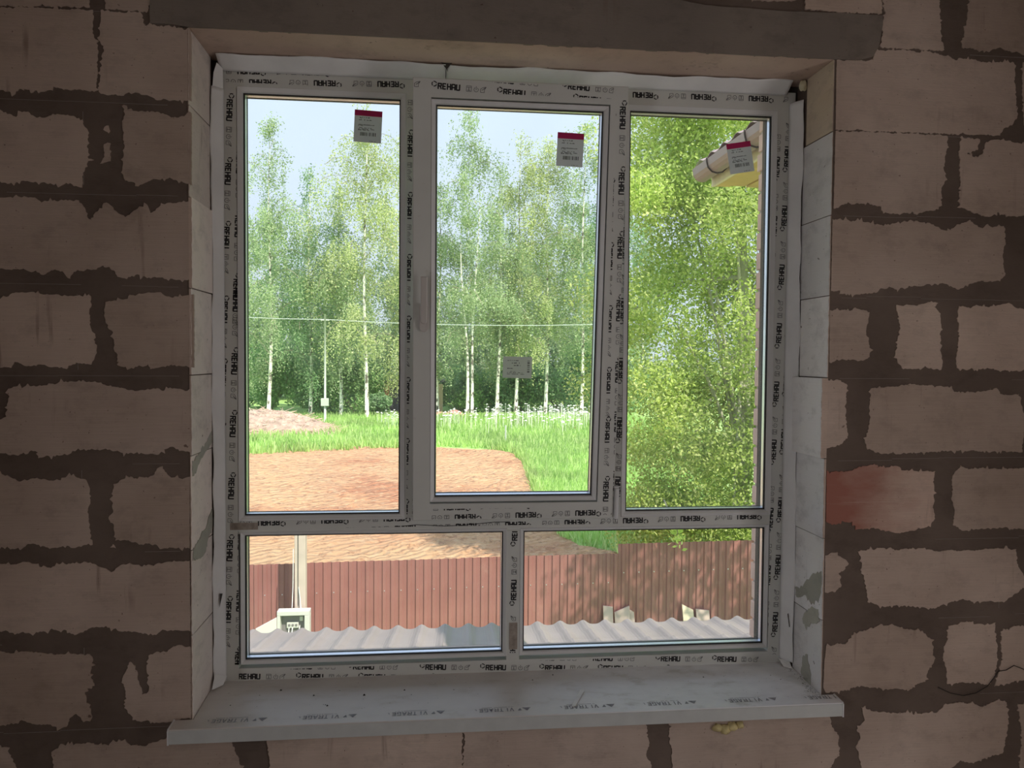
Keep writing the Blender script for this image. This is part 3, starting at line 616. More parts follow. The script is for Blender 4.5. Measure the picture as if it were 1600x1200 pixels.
# slits torn in the membrane
MB().add([(.700,.163,ZT-.001),(.735,.163,ZT-.001),(.728,.165,2.114),(.7205,.172,2.106),(.722,.178,2.099),(.7165,.172,2.106),(.708,.165,2.113)], [(0,1,2,3,4,5,6)]).obj('membrane_tear', dark_gap, win2)
MB().add([(.0245,.1955,.475),(.031,.2035,.473),(.0235,.194,.430)], [(0,1,2)]).obj('membrane_slit', dark_gap, win2)
MB().add([(1.8605,.186,.365),(1.863,.185,.368),(1.866,.178,.325),(1.864,.179,.322)], [(0,1,2,3)]).obj('membrane_slit', dark_gap, win2)
# dark filler added to block light through the gap behind the membrane
g = MB(); y0, y1 = YF+.012, YF+.075
g.box(-.003, FX0-.0005, y0, y1, .15, ZT+.002); g.box(FX1+.0005, XR+.003, y0, y1, .15, ZT+.002); g.box(FX0, FX1, y0, y1, FZ1+.0005, ZT+.003); g.box(-.003, XR+.003, y0-.01, y1, .128, FZ0-.0005)
g.obj('gap_light_stop', dark_gap, wall)
def blob(name, c, r3, mat, parent=None, sd=1, **props):
    r = random.Random(sd); m = MB(); nu, nv = 12, 8; vs = []; ph = [r.uniform(0, 6) for _ in range(4)]
    for i in range(nv+1):
        for j in range(nu):
            th = math.pi*i/nv; p = 2*math.pi*j/nu; k = 1+.22*math.sin(3*p+ph[0])*math.sin(2*th+ph[1])+.12*math.sin(5*p+ph[2])
            if i in (0, nv): k = 1
            vs.append((c[0]+r3[0]*k*math.sin(th)*math.cos(p), c[1]+r3[1]*k*math.sin(th)*math.sin(p), c[2]+r3[2]*k*math.cos(th)))
    fs = [(i*nu+j, (i+1)*nu+j, (i+1)*nu+(j+1)%nu, i*nu+(j+1)%nu) for i in range(nv) for j in range(nu)]
    return m.add(vs, fs).obj(name, mat, parent, smooth=True, **props)
blob('foam_blob', (1.866, .160, 2.100), (.012, .012, .016), foam_pale, None, 3, label='small pale foam blob in the top right corner of the window opening', category='foam')
fo = empty('foam_lump', (1.585, -.012, .085), label='yellow foam lump squeezed out beneath the windowsill', category='foam')
for i, (dx, dz, s) in enumerate(((-.035, .002, .8), (-.012, -.004, 1.0), (.012, .004, .9), (.036, .008, .7))):
    blob('foam_bulge', (dx, .004, dz), (.018*s, .014*s, .014*s), foam_mat, fo, 20+i)

# ------------------------------------------------------------------ windowsill
sill = MB()
ZS = .1725; YS0, YS1 = -.062, YF+.004
P = [(YS0, ZS-.040), (YS0, ZS-.004), (YS0+.004, ZS), (YS1, ZS+.0165), (YS1, ZS-.006), (YS0+.03, ZS-.022), (YS0+.03, ZS-.040)]
def prism_x(P, x0, x1, mats=None):
    n = len(P); return MB().add([(x0, y, z) for y, z in P]+[(x1, y, z) for y, z in P], [tuple(range(n)), tuple(range(2*n-1, n-1, -1))]+[(i, (i+1)%n, n+(i+1)%n, n+i)[::-1] for i in range(n)])
sx = empty('windowsill', (.94, 0, ZS), kind='structure', label='long white plastic windowsill board with dusty printed film under the window', category='windowsill')
# the board inside the opening and the nose that runs past it on both sides
def shifted(P, dx, dz): return [(y, z-ZS) for y, z in P]
YW = -.0065
Pin = [(YS0+.001, ZS-.004), (YS0+.004, ZS), (YS1, ZS+.0165), (YS1, ZS-.006), (YS0+.03, ZS-.024)]
b = MB(); 
def prism_into(m, P, x0, x1, mi=0):
    n = len(P); m.add([(x0-.94, y, z-ZS) for y, z in P]+[(x1-.94, y, z-ZS) for y, z in P], [tuple(range(n))[::-1], tuple(range(n, 2*n))]+[(i, (i+1)%n, n+(i+1)%n, n+i) for i in range(n)], mi)
prism_into(b, Pin, .0045, XR-.0045)
k_ = .0165/(YS1-YS0-.004)
Pout = [(YS0+.001, ZS-.004), (YS0+.004, ZS), (YW, ZS+k_*(YW-YS0-.004)), (YW, ZS-.022), (YS0+.03, ZS-.024)]
prism_into(b, Pout, -.046, .0045); prism_into(b, Pout, XR-.0045, 1.921)
b.obj('sill_board', sill_mat, sx)
b = MB(); prism_into(b, [(YS0, ZS-.040), (YS0, ZS-.005), (YS0+.002, ZS-.0015), (YS0+.03, ZS-.0205), (YS0+.03, ZS-.040)][::1], -.046, 1.921)
b.obj('sill_nose', sill_edge, sx, bevel=.001)
for xx in (-.046, 1.921):
    b = MB(); s = -1 if xx < 0 else 1
    P = [(YS0-.001, ZS-.042), (YS0-.001, ZS-.003), (YS0+.004, ZS+.0025), (YW, ZS+.0025+k_*(YW-YS0)), (YW, ZS-.042)]
    prism_into(b, P, min(xx, xx+s*.0035), max(xx, xx+s*.0035)); b.obj('end_cap', pvc_bead, sx)
# print along the sill, upside down towards the room
def sill_print():
    m = MB(); x = -.02; h = .020
    def put(P, X0):
        # reading direction -X, letter tops towards the room (-Y)
        Q = []
        for a, c in P:
            X = X0 - a; Y = -.012 - c
            if (X < -.044 or X > 1.918): return
            if Y > YW-.001 and (X < .003 or X > XR-.006): return
            Q.append((X-.94, Y, k_*(Y-YS0-.004)+.0006))
        m.add(Q, [tuple(range(len(Q)))])
    X0 = .160
    k = -1
    while k < 9:
        X = X0 + k*.2535
        for P in word('VITR', 0, 0, .0112, .0190, .0040, .0030): put(P, X)
        for P in word('aGE', .0608, 0, .0112, .0190, .0040, .0030): put(P, X)
        for P in word('1', .110, .003, .008, .012, .002, .0018): put(P, X)
        for i in range(26):
            if rnd.random() < .8: put(stroke(i*.0036, -.0055, i*.0036+.0024, -.0055, .0024), X)
        # two-triangle mark
        put([(-.052, 0), (-.026, 0), (-.040, .018)], X); put([(-.024, .016), (-.012, .016), (-.020, .002)], X)
        k += 1
    return m.obj('sill_film_print', sill_ink, sx)
sill_print()
MB().tube([(x/1000, -.0065, z/1000) for x, z in LOOSE], .0013, 5).obj('loose_wire', crumb_mat, None, label='thin dark loose wire curling against the blocks at the lower right', category='wire')
# things lying on the sill
ps = MB(); a = Vector((.014, .080, 0)); zt = ZS+k_*(.03-YS0)+.002
ps.add([(-.006,-.042,0.0005),(.006,-.042,.0008),(.052,.050,.0075),(.040,.056,.007),(-.006,-.042,0.0013),(.006,-.042,.0016),(.052,.050,.0083),(.040,.056,.0078)], [(3,2,1,0),(4,5,6,7),(0,1,5,4),(1,2,6,5),(2,3,7,6),(3,0,4,7)])
o = ps.obj('paper_scrap', scrap_mat, None, label='small white strip of paper lying on the windowsill', category='paper'); o.location = (1.100, .022, ZS+k_*(-.02-YS0)-.0004+.0012)
cr = MB()
SP = [(.218,.147,3),(.323,.107,2.6),(.372,.042,2.6),(.366,.048,1.5),(.398,.132,1.3),(.475,.098,3.4),(.596,.12,2.4),(.748,.111,1.5),(1.07,.185,2.2),(1.0,.156,1.8),(1.555,.134,2),(.088,.066,1.6),(.854,-.02,2.2),(.618,.09,1.2),(.36,.05,1),(1.80,.10,1.4),(1.78,.13,1.2),(.16,.12,1.2)]
for _ in range(90): SP.append((rnd.uniform(.06, 1.83), rnd.uniform(-.04, .2), rnd.uniform(.4, .8)))
for _ in range(60): y = rnd.uniform(.0, .17); SP.append((XR-.010-abs(rnd.gauss(0,.012)), y, rnd.uniform(.5, 1.3)))
for (x, y, s) in SP:
    s *= .0011; z = ZS+k_*(y-YS0-.004)
    cr.add([(x-s,y-s,z),(x+s*1.2,y-s*.6,z),(x+s*.7,y+s*1.4,z),(x-s*.8,y+s*.9,z),(x,y,z+s*1.2)], [(0,1,4),(1,2,4),(2,3,4),(3,0,4),(3,2,1,0)])
cr.obj('sill_crumbs', crumb_mat, None, kind='stuff', label='dark crumbs of dirt scattered on the windowsill', category='dirt')

# ================================================================== outside
GZ = -3.6
def leaf_material(name, c1, c2, c3, trans=0.45, far=False):
    m, n, b = nodes(name); out = n.nodes['Material Output']
    ge = n.nodes.new('ShaderNodeNewGeometry')
    col = ramp(n, ge.outputs['Random Per Island'], [(0.0, c1), (0.5, c2), (1.0, c3)])
    big = noise(n, 0.35, 3); col = mix(n, 1.0, col, ramp(n, big, [(0.3, 0.72), (0.7, 1.12)]), 'MULTIPLY')
    n.links.new(col, b.inputs['Base Color']); b.inputs['Roughness'].default_value = 0.55; b.inputs['Specular IOR Level'].default_value = 0.25
    tl = n.nodes.new('ShaderNodeBsdfTranslucent'); n.links.new(col, tl.inputs[0])
    mx = n.nodes.new('ShaderNodeMixShader'); mx.inputs[0].default_value = trans
    n.links.new(b.outputs[0], mx.inputs[1]); n.links.new(tl.outputs[0], mx.inputs[2]); n.links.new(mx.outputs[0], out.inputs[0]); return m
lf_mid = leaf_material('birch_leaves_green', (.30,.43,.20), (.43,.56,.28), (.62,.72,.42))
lf_bright = leaf_material('birch_leaves_yellow_green', (.42,.52,.20), (.58,.67,.28), (.78,.82,.46))
lf_dark = leaf_material('birch_leaves_deep_green', (.20,.36,.15), (.32,.50,.24), (.50,.66,.36))
lf_near = leaf_material('near_tree_leaves', (.36,.50,.10), (.54,.68,.16), (.80,.88,.38), .5)
lf_bush = leaf_material('bush_leaves', (.17,.33,.11), (.30,.48,.18), (.48,.66,.30))
lf_grass = leaf_material('grass_blades', (.34,.56,.14), (.50,.72,.22), (.70,.86,.38))
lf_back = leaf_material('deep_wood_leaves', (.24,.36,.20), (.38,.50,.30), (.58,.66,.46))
bark = plain('white_birch_bark', (.80, .79, .68), .8, var=.1)
def birch_bark():
    m, n, b = nodes('birch_bark')
    c = ramp(n, noise(n, 1.0, 3, (3, 3, 2.2)), [(0.40, (.13, .12, .09)), (0.50, (.88, .87, .72))])
    n.links.new(c, b.inputs['Base Color']); b.inputs['Roughness'].default_value = .8; return m
bbark = birch_bark()
twig_mat = plain('grey_brown_twigs', (.30, .27, .18), .8)
NR = np.random.default_rng(11)
def quads(P, size_l, size_w, droop=0.0, bias=.9):
    """P (n,3): centres -> one small quad each, random orientation"""
    n = len(P); d = NR.normal(size=(n,3)); d[:,2] = d[:,2]*(1-droop) - droop*2.0; d /= np.linalg.norm(d, axis=1)[:,None]
    nn = NR.normal(size=(n,3)); nn /= np.linalg.norm(nn, axis=1)[:,None]; nn = nn + np.array([.30,-.50,.75])*bias   # leaves turn to the light
    e = np.cross(d, nn); e /= np.linalg.norm(e, axis=1)[:,None]
    L = (size_l*NR.uniform(.6, 1.3, n))[:,None]/2; W = (size_w*NR.uniform(.6, 1.3, n))[:,None]/2
    V = np.stack([P-d*L, P+e*W, P+d*L, P-e*W], 1).reshape(-1,3); F = np.arange(n*4).reshape(-1,4); return V, F

def birch(x, y, H, R, mat, seedn, label, group='birches at the edge of the wood', trunks=None, nb=240, leaf=.16, low=.16, trunk_r=.15, dens=1.0, zb=GZ, lean=0.0, thin=1.0):
    rg = np.random.default_rng(seedn)
    root = empty('birch_tree', (x, y, zb), label=label, category='tree')
    if group: root['group'] = group
    tr = MB()
    for (dx, lx, hh, rr) in (trunks or [(0, lean, .93, 1.0)]):
        pts = []; rads = []
        for i in range(9):
            t = i/8; pts.append((dx*.0+dx*(1 if trunks is None else .2)+lx*t*H*(.35 if t < .3 else .35)+.12*math.sin(t*7+seedn+dx*9), .1*math.sin(t*5+seedn), t*H*hh)); rads.append(trunk_r*rr*(1-t*.92))
        tr.tube(pts, rads, 7)
    tr.obj('trunk', bbark, root, smooth=True)
    nbo = int(nb*.16); out = []; bw = MB()
    ts = np.sort(low + (1-low)*rg.uniform(0, 1, nbo)**.9)
    for bi, t in enumerate(ts):
        prof = float(np.interp(t, [low, .32, .55, .75, .9, 1.0], [.70, 1.0, 1.0, .80, .45, .10]))
        Lb = R*prof*rg.uniform(.45, 1.35); az = rg.uniform(0, 2*math.pi); z0 = t*H*.97 - Lb*.35
        rise = rg.uniform(.25, .75)*Lb; m_ = max(5, int(Lb/.30)); pts_ = []
        for q in range(m_+1):
            f = q/m_; rr = Lb*f
            pts_.append((lean*t*H*.35+rr*math.cos(az+.3*f), rr*math.sin(az+.3*f), max(.6, z0 + rise*math.sin(f*2.2)*1.1 - .35*Lb*f*f)))
        if bi % 2 == 0: bw.tube(pts_[::2] if len(pts_) > 4 else pts_, .022, 3, cap=False)
        for q in range(1, m_+1):
            f = q/m_
            for s in range(int(round(dens*rg.uniform(2.5, 5.5)))):
                p = np.array(pts_[q]) + rg.normal(0, .30, 3)*[1,1,.8]; L = rg.uniform(.5, 2.6)*(.5+.7*f)*(1.0 if t < .9 else .5)
                k = max(3, int(L/.13*thin)); qq = np.repeat(p[None], k, 0) + rg.normal(0, .10, (k,3)); qq[:,2] -= np.linspace(0, L, k)*rg.uniform(.8, 1.0); out.append(qq)
    bw.obj('branches', twig_mat, root, kind='stuff')
    P = np.concatenate(out); P = P[P[:,2] > .8]
    V, F_ = quads(P, leaf*1.25, leaf*.75, .35)
    fast_mesh('crown', V, F_, mat, root)
    return root
ORD = 'first second third fourth fifth sixth seventh eighth ninth tenth eleventh twelfth'.split()
# (trunk x, y) on the ground, height, crown radius
ROWB = [
 (-12.3, 60, 22.6, 2.3, lf_mid, 'slim birch seen through the left edge of the left tall pane'),
 (-9.6, 63, 19.5, 2.4, lf_dark, 'shorter birch behind the brush heap, between two taller ones'),
 (-6.9, 61, 17.8, 2.0, lf_mid, 'low birch behind the thin pole with the small box'),
 (-4.6, 58, 25.0, 2.9, lf_bright, 'tallest bright yellow-green birch in the left tall pane'),
 (-1.6, 62, 22.5, 2.2, lf_bright, 'yellow-green birch in front of the dark garage door'),
 (1.0, 64, 19.0, 2.2, lf_mid, 'birch beside the beige garage pillar in the middle pane'),
 (3.6, 60, 24.3, 2.6, lf_mid, 'birch with forked white trunk rising in a V'),
 (6.2, 63, 20.4, 2.1, lf_mid, 'straight white-trunked birch right of the forked one'),
 (7.9, 64, 24.2, 2.4, lf_bright, 'birch whose trunk stands below the pale label on the sash'),
 (10.3, 63, 23.6, 2.3, lf_bright, 'birch with long hanging boughs behind the white flowers'),
 (13.0, 61, 24.0, 2.6, lf_mid, 'birch by the right edge of the middle pane'),
 (16.2, 63, 24.8, 2.8, lf_dark, 'last birch of the row, half hidden by the big near tree'),
]
for i, (x, y, H, R, mat, lab) in enumerate(ROWB):
    birch(x, y, H*1.07, R*1.5, mat, 100+i*7, lab, nb=330, low=.12 if i in (0,1,4) else .24, trunks=[(-.5, -.075, .6, .9), (.5, .065, .75, .8)] if i == 6 else None, trunk_r=.17, lean=rnd.uniform(-.03, .03), leaf=.145)
for i in range(12):
    x = -21+i*4.1+rnd.uniform(-1, 1); y = rnd.uniform(78, 90)
    birch(x, y, rnd.uniform(17.5, 22.5), rnd.uniform(3.6, 4.8), lf_back if i % 3 else lf_mid, 300+i, 'hazy birch deep in the wood, '+ORD[i]+' from the left of its row', group='birches deeper in the wood', nb=260, leaf=.25, low=.06, dens=.85, thin=.8)

def bush(name, x, y, rx, ry, h, mat, n, leaf, label, sd, group=None, zb=GZ, category='bush'):
    rg = np.random.default_rng(sd); root = empty(name, (x, y, zb), label=label, category=category)
    if group: root['group'] = group
    k = 16; c = np.stack([rg.uniform(-.7,.7,k)*rx, rg.uniform(-.7,.7,k)*ry, rg.uniform(.15,.78,k)*h], 1); rr = rg.uniform(.28,.5,k)*min(rx, h*.6)
    w_ = rg.integers(0, k, n); d = rg.normal(size=(n,3)); d /= np.linalg.norm(d, axis=1)[:,None]
    P = c[w_] + d*(rr[w_]*rg.uniform(.55, 1.05, n))[:,None]; P[:,2] = np.abs(P[:,2])+.05
    V, F_ = quads(P, leaf*1.2, leaf*.8, .1); fast_mesh('foliage', V, F_, mat, root)
    st = MB()
    for i in range(7): st.tube([(0+rg.uniform(-.1,.1), 0, 0), tuple(c[i]*[.5,.5,.6]), tuple(c[i])], [.05, .035, .012], 5, cap=False)
    st.obj('stems', twig_mat, root); return root
BU = [(-13.5,66,3.6,2,6.5,'dark bush at the left edge of the wood'),(-9.2,67,3.6,2,5.6,'dark bush behind the brush heap'),(-6.0,64,3.0,2,5.2,'bush behind the thin pole'),(-3.9,60.5,1.2,1,2.0,'small bush in front of the garage pillar'),
 (2.9,67,2.4,2,4.2,'bush in shade left of the forked birch'),(5.6,68,3.0,2,4.6,'bush between forked and straight birches'),(8.9,69,3.2,2,5.0,'bush below the pale label on the sash'),(12.3,68,3.4,2,5.6,'bush right of the hanging birch'),(16.5,68,4,2,7,'bush at the right end of the wood')]
for i, (x, y, rx, ry, h, lab) in enumerate(BU): bush('bush', x, y, rx, ry, h, lf_bush if i % 2 == 0 else lf_dark, 5200, .22, lab, 500+i)
for i in range(9):
    bush('bush', -24+i*6.0, 96+rnd.uniform(-3,3), 5.0, 2.5, rnd.uniform(9, 12), lf_back, 5200, .42, 'tall dark undergrowth deep in the wood, '+ORD[i]+' clump from the left', 600+i, 'undergrowth deep in the wood')

for i, (x, y) in enumerate([(-17,73),(-12.2,76),(-9.6,72),(-6.5,78),(1.2,76),(4.6,73),(9.5,77),(14.5,75),(19.5,73)]):
    bush('bush', x, y, 3.3, 2.0, 3.6+.5*(i % 3), lf_bush, 3600, .24, 'low shaded bush between the birch rows, '+ORD[i]+' from the left', 700+i, 'low bushes between the birch rows')

# big near tree behind the fence
def leafy_tree(x, y, cx, cz, rx, ry, rz, n, leaf, mat, sd, label, trunk_h, boughs=16, zmin=-2.4, k=70):
    rg = np.random.default_rng(sd); root = empty('leafy_tree', (x, y, GZ), label=label, category='tree')
    d = rg.normal(size=(k,3)); d /= np.linalg.norm(d, axis=1)[:,None]; c = d*(rg.uniform(.15, 1.0, k)**.5)[:,None]*[rx, ry, rz] + [cx-x, 0, cz-GZ]
    rr = rg.uniform(.55, 1.05, k)
    w_ = rg.integers(0, k, n); dd = rg.normal(size=(n,3)); dd /= np.linalg.norm(dd, axis=1)[:,None]
    P = c[w_] + dd*(rr[w_]*rg.uniform(.25, 1.0, n)**.7)[:,None]*[1,1,.8]; P[:,2] -= rg.exponential(.15, n)
    P = P[P[:,2] > zmin-GZ]
    V, F_ = quads(P, leaf*1.35, leaf*.75, .3); fast_mesh('crown', V, F_, mat, root)
    tr = MB(); tr.tube([(0,0,0), (.05,0,trunk_h*.5), (cx-x, 0, trunk_h)], [.2, .15, .06], 8)
    for i in range(boughs):
        h0 = rg.uniform(.25, .9)*trunk_h; q = c[i]; tr.tube([(0,0,h0), ((q[0])*.5, q[1]*.5, (h0+q[2])/2+.3), tuple(q)], [.06, .035, .012], 5, cap=False)
    tr.obj('trunk', plain('near_tree_bark', (.42,.42,.30), .8) if 'near_tree_bark' not in MATS else MATS['near_tree_bark'], root, smooth=True); return root
leafy_tree(7.2, 13.4, 7.1, 2.2, 3.0, 2.3, 7.0, 200000, .066, lf_near, 41, 'big bright yellow-green leafy tree close behind the tall end of the fence', 9.0, 22, -2.9, 190)
leafy_tree(7.6, 5.0, 6.8, 3.2, 1.9, 1.4, 1.7, 5200, .10, lf_near, 47, 'tree by the house that dapples the tall end of the fence with shade', 5.2, 10, -1.0, 40)
tw = empty('hanging_twig', (4.15, 8.45, -1.25), label='leafy twig hanging over the top of the fence\'s tall end', category='twig')
MB().tube([(.0,.5,.35),(.02,.1,.12),(.05,0,-.02),(.04,-.02,-.24)], [.012,.009,.006,.003], 5).obj('stem', twig_mat, tw)
Pn = np.array([[.05,0,-.02]])+NR.normal(0,1,(70,3))*[.06,.05,.13]; V, F_ = quads(Pn, .085, .05, .5); fast_mesh('leaves', V, F_, lf_near, tw, kind='stuff')

# ------------------------------------------------------------------ ground
def poly_ground(P, z, name, mat, **p):
    m = MB(); m.add([(x, y, z) for x, y in P], [tuple(range(len(P)))]); return m.obj(name, mat, None, **p)
gmat, gn, gb = nodes('meadow_ground')
gc = ramp(gn, noise(gn, .35, 6), [(0.35, (.26,.42,.11)), (0.6, (.40,.58,.18))]); gn.links.new(gc, gb.inputs['Base Color']); gb.inputs['Roughness'].default_value = .95
poly_ground([(-140,1.0),(150,1.0),(150,320),(-140,320)], GZ, 'ground', gmat, kind='structure', label='green meadow ground reaching to the wood', category='ground')
smat, sn_, sb = nodes('orange_sand')
c = ramp(sn_, noise(sn_, .22, 6, (1,1,1), .6), [(0.34, (.58,.25,.13)), (0.45, (.74,.41,.22)), (0.66, (.80,.50,.27))])
c = mix(sn_, ramp(sn_, noise(sn_, 3.4, 6, (1,.8,1), .8), [(0.0, 0.8), (0.42, 0.6), (0.46, 0.0)]), c, (.34,.15,.075))
c = mix(sn_, ramp(sn_, noise(sn_, 4.1, 6, (.8,1,1), .8), [(0.52, 0.0), (0.60, 0.6)]), c, (.86,.60,.36))
sn_.links.new(c, sb.inputs['Base Color']); sb.inputs['Roughness'].default_value = .95
wv = sn_.nodes.new('ShaderNodeTexWave'); wv.inputs['Scale'].default_value = 1.1; wv.inputs['Distortion'].default_value = 5; wv.inputs['Detail'].default_value = 3; wv.inputs['Detail Scale'].default_value = .6
mp = sn_.nodes.new('ShaderNodeMapping'); mp.inputs['Rotation'].default_value = (0, 0, .95); t = sn_.nodes.new('ShaderNodeTexCoord'); sn_.links.new(t.outputs['Object'], mp.inputs[0]); sn_.links.new(mp.outputs[0], wv.inputs['Vector'])
hm_ = mix(sn_, .5, wv.outputs['Color'], ramp(sn_, noise(sn_, 7, 6, (1,1,1), .75), [(0.25, 0), (0.75, 1)]))
bump(sn_, sb, hm_, .9, .22)
# sand lot with low relief, ragged far and right edges
def sand_edge_right(y): return float(np.interp(y, [8, 16.3, 16.9, 18, 25, 32.5, 36.5, 38.4, 39.6], [6.6, 5.2, 4.6, 4.2, 4.4, 4.9, 4.7, 3.6, .8]))
def sand_far(x): return float(np.interp(x, [-30, -12, -8, -5.1, -1.3, 1.1, 3.5, 6], [33.5, 34.5, 36.0, 37.6, 38.8, 39.5, 39.4, 38]))
nx, ny = 150, 130; V = []; rs = random.Random(5)
for j in range(ny+1):
    tt = j/ny
    for i in range(nx+1):
        s = i/nx; x = -24+s*(31); yf = sand_far(x); y = 8.2+(yf-8.2)*tt
        xr = sand_edge_right(y); x = -24+s*(xr+24)
        zz = .03+.025*math.sin(x*1.7+y*.9)*math.sin(y*1.1)+.06*rs.random()*(1 if i < nx and j < ny else .2)
        # caterpillar ridges running across the lot
        if -1.2 < x-.22*(y-14) < 1.4: zz += .035*(math.sin(y*13+abs(x-.22*(y-14)-.1)*9) > .2)
        if -7.5 < x+.5*(y-26) < -5.8 or -4.5 < x+.5*(y-26) < -2.8: zz += .03*(math.sin((x*.45+y*.9)*9) > 0)
        if i in (0, nx) or j in (0, ny): x += rs.uniform(-.25,.25)*(i == nx); y += rs.uniform(-.4,.4)*(j == ny); zz = .006
        V.append((x, y, GZ+zz))
Fs = [(j*(nx+1)+i, j*(nx+1)+i+1, (j+1)*(nx+1)+i+1, (j+1)*(nx+1)+i) for j in range(ny) for i in range(nx)]
fast_mesh('sand_lot', np.array(V), np.array(Fs), smat, None, kind='structure', label='levelled orange sand lot with tyre tracks beyond the fence', category='ground')

def blades(P, h, w_, name, mat, **p):
    n = len(P); a = NR.uniform(0, math.pi, n); lean = NR.normal(0, .28, (n,2))*h; hh = h*NR.uniform(.5, 1.25, n); ww = w_*NR.uniform(.6,1.3,n)
    ex = np.stack([np.cos(a), np.sin(a), np.zeros(n)], 1)*ww[:,None]/2; top = P + np.stack([lean[:,0], lean[:,1], hh], 1)
    V = np.stack([P-ex, P+ex, top+ex*.25, top-ex*.25], 1).reshape(-1,3); return fast_mesh(name, V, np.arange(n*4).reshape(-1,4), mat, None, **p)
pts = []
while len(pts) < 30000:
    x = NR.uniform(-17, 17, 8000); y = NR.uniform(33, 60, 8000)
    for a, b in zip(x, y):
        if b > sand_far(a)-.3 and a < 14 or a > sand_edge_right(b): pts.append((a, b, GZ))
blades(np.array(pts[:30000]), .50, .10, 'meadow_grass', lf_grass, kind='stuff', label='tall bright green grass between the sand lot and the wood', category='grass')
pts = []
while len(pts) < 22000:
    x = NR.uniform(3.5, 13, 8000); y = NR.uniform(12, 40, 8000)
    for a, b in zip(x, y):
        if a > sand_edge_right(b)-.15 and a < 3+b*.32: pts.append((a, b, GZ))
blades(np.array(pts[:22000]), .42, .06, 'side_grass', lf_grass, kind='stuff', label='lush green grass along the right side of the sand lot', category='grass')
# cow parsley: white flower heads over the grass
fl = MB(); wmat = plain('white_flower_heads', (.82,.84,.72), .8)
for i in range(330):
    if i < 190: x, y = rnd.uniform(4.6, 12.8), rnd.uniform(47, 60)
    elif i < 250: x, y = rnd.uniform(-3.3, 2.2), rnd.uniform(48, 52)
    else: x, y = rnd.uniform(1.0, 12), rnd.uniform(44, 56)
    h = rnd.uniform(.8, 1.35); r = rnd.uniform(.06, .13)
    fl.add([(x+r*math.cos(k*1.047), y+r*math.sin(k*1.047), GZ+h-r*.2) for k in range(6)]+[(x, y, GZ+h+r*.35)], [(k, (k+1)%6, 6) for k in range(6)]); fl.tube([(x, y, GZ), (x, y, GZ+h)], .01, 3, cap=False)
fl.obj('cow_parsley', wmat, None, kind='stuff', label='white-flowering weeds in the grass before the birches', category='flowers')
# brush heap: mound with sticks
hp = empty('brush_heap', (-9.3, 46.5, GZ), label='heap of dry pinkish-brown brushwood left of the thin pole', category='heap')
hm = plain('dry_brushwood', (.42,.30,.23), .9, var=.35, scale=3); hm2 = plain('dry_pale_sticks', (.66,.50,.38), .9, var=.25, scale=2)
V = []; 
for j in range(15):
    for i in range(31):
        a, b = i/30*2-1, j/14*2-1; h = max(0, 1-a*a)**.8*max(0, 1-b*b)*(1.45-.35*a)+rnd.uniform(0,.12)*(abs(a) < .95 and abs(b) < .95); V.append((a*4.3, b*2.2, h+.0))
fast_mesh('mound', np.array(V), np.array([(j*31+i, j*31+i+1, (j+1)*31+i+1, (j+1)*31+i) for j in range(14) for i in range(30)]), hm, hp)
st = MB()
for i in range(420):
    a, b = rnd.uniform(-.95,.95), rnd.uniform(-.95,.7); h = max(0, 1-a*a)**.8*max(0, 1-b*b)*(1.45-.35*a); p = Vector((a*4.3, b*2.2, h+.03)); d = Vector((rnd.uniform(-1,1), rnd.uniform(-.5,.5), rnd.uniform(-.35,.45)))*rnd.uniform(.3,.8)
    st.tube([p-d, p+d], [.022, .010], 3, cap=False)
st.obj('sticks', hm2, hp, kind='stuff')

# thin pole with a box, garden post, wires
gp = plain('galvanised_pole', (.55,.60,.50), .6); conc = plain('pale_concrete', (.62,.55,.50), .9, scale=4)
up = empty('utility_pole', (-6.98, 53, GZ), label='thin pale pole carrying a small box before the wood', category='pole')
MB().tube([(0,0,0),(0,0,7.9)], [.085,.065], 8).obj('pole', gp, up, smooth=True)
MB().box(-.27,.27,-.22,-.06,1.40,1.95).obj('box', gp, up, bevel=.02)
MB().box(-.30,.30,-.04,.04,7.45,7.52).obj('crossarm', gp, up)
MB().tube([(4.66, 39.8, GZ), (4.66, 39.8, GZ+1.15)], .05, 6).obj('stake', gp, None, label='short grey stake at the corner of the sand lot', category='stake')
wm = plain('pale_wire', (.62,.68,.60), .6)
def sag(a, b, s, n=14): return [Vector(a).lerp(Vector(b), i/n)-Vector((0,0,s*4*(i/n)*(1-i/n))) for i in range(n+1)]
MB().tube(sag((-26, 53, 5.2), (-6.98, 53, 3.92), .35), .022, 4).obj('overhead_wire', wm, None, label='overhead wire running left from the thin pole', category='wire')
MB().tube(sag((-6.98, 53, 3.92), (24, 53, 4.55), .55), .022, 4).obj('overhead_wire', wm, None, label='overhead wire running right from the thin pole across the middle pane', category='wire')

# garage among the trees
ga = empty('garage', (-.9, 66, GZ), label='dark garage door between brick pillars half hidden by the birches', category='garage')
dk = plain('dark_grey_sheet', (.07,.07,.085), .6); brk = plain('orange_brown_pillar', (.42,.20,.10), .9); bge = plain('beige_pillar', (.42,.34,.22), .9); dvw = plain('pale_driveway', (.52,.48,.46), .9)
MB().box(-2.35, 1.70, .3, 4, 0, 2.5).obj('door', dk, ga, bevel=.01)
MB().box(-2.75, -2.36, 0, .5, 0, 2.7).obj('pillar', brk, ga); MB().box(1.71, 2.4, 0, .5, 0, 2.55).obj('pillar', bge, ga)
MB().box(-2.9, 2.6, -.1, 4.2, 2.71, 2.9).obj('roof', dk, ga)
dv = MB().add([(-3.0, 66, GZ+.02), (2.0, 66, GZ+.02), (-.6, 57.5, GZ+.02), (-4.4, 57.5, GZ+.02)], [(0,3,2,1)]); dv.obj('driveway', dvw, None, kind='structure', label='pale driveway in front of the garage', category='driveway')
mo = plain('pink_gravel', (.52,.26,.22), .95, var=.3, scale=3); V = []
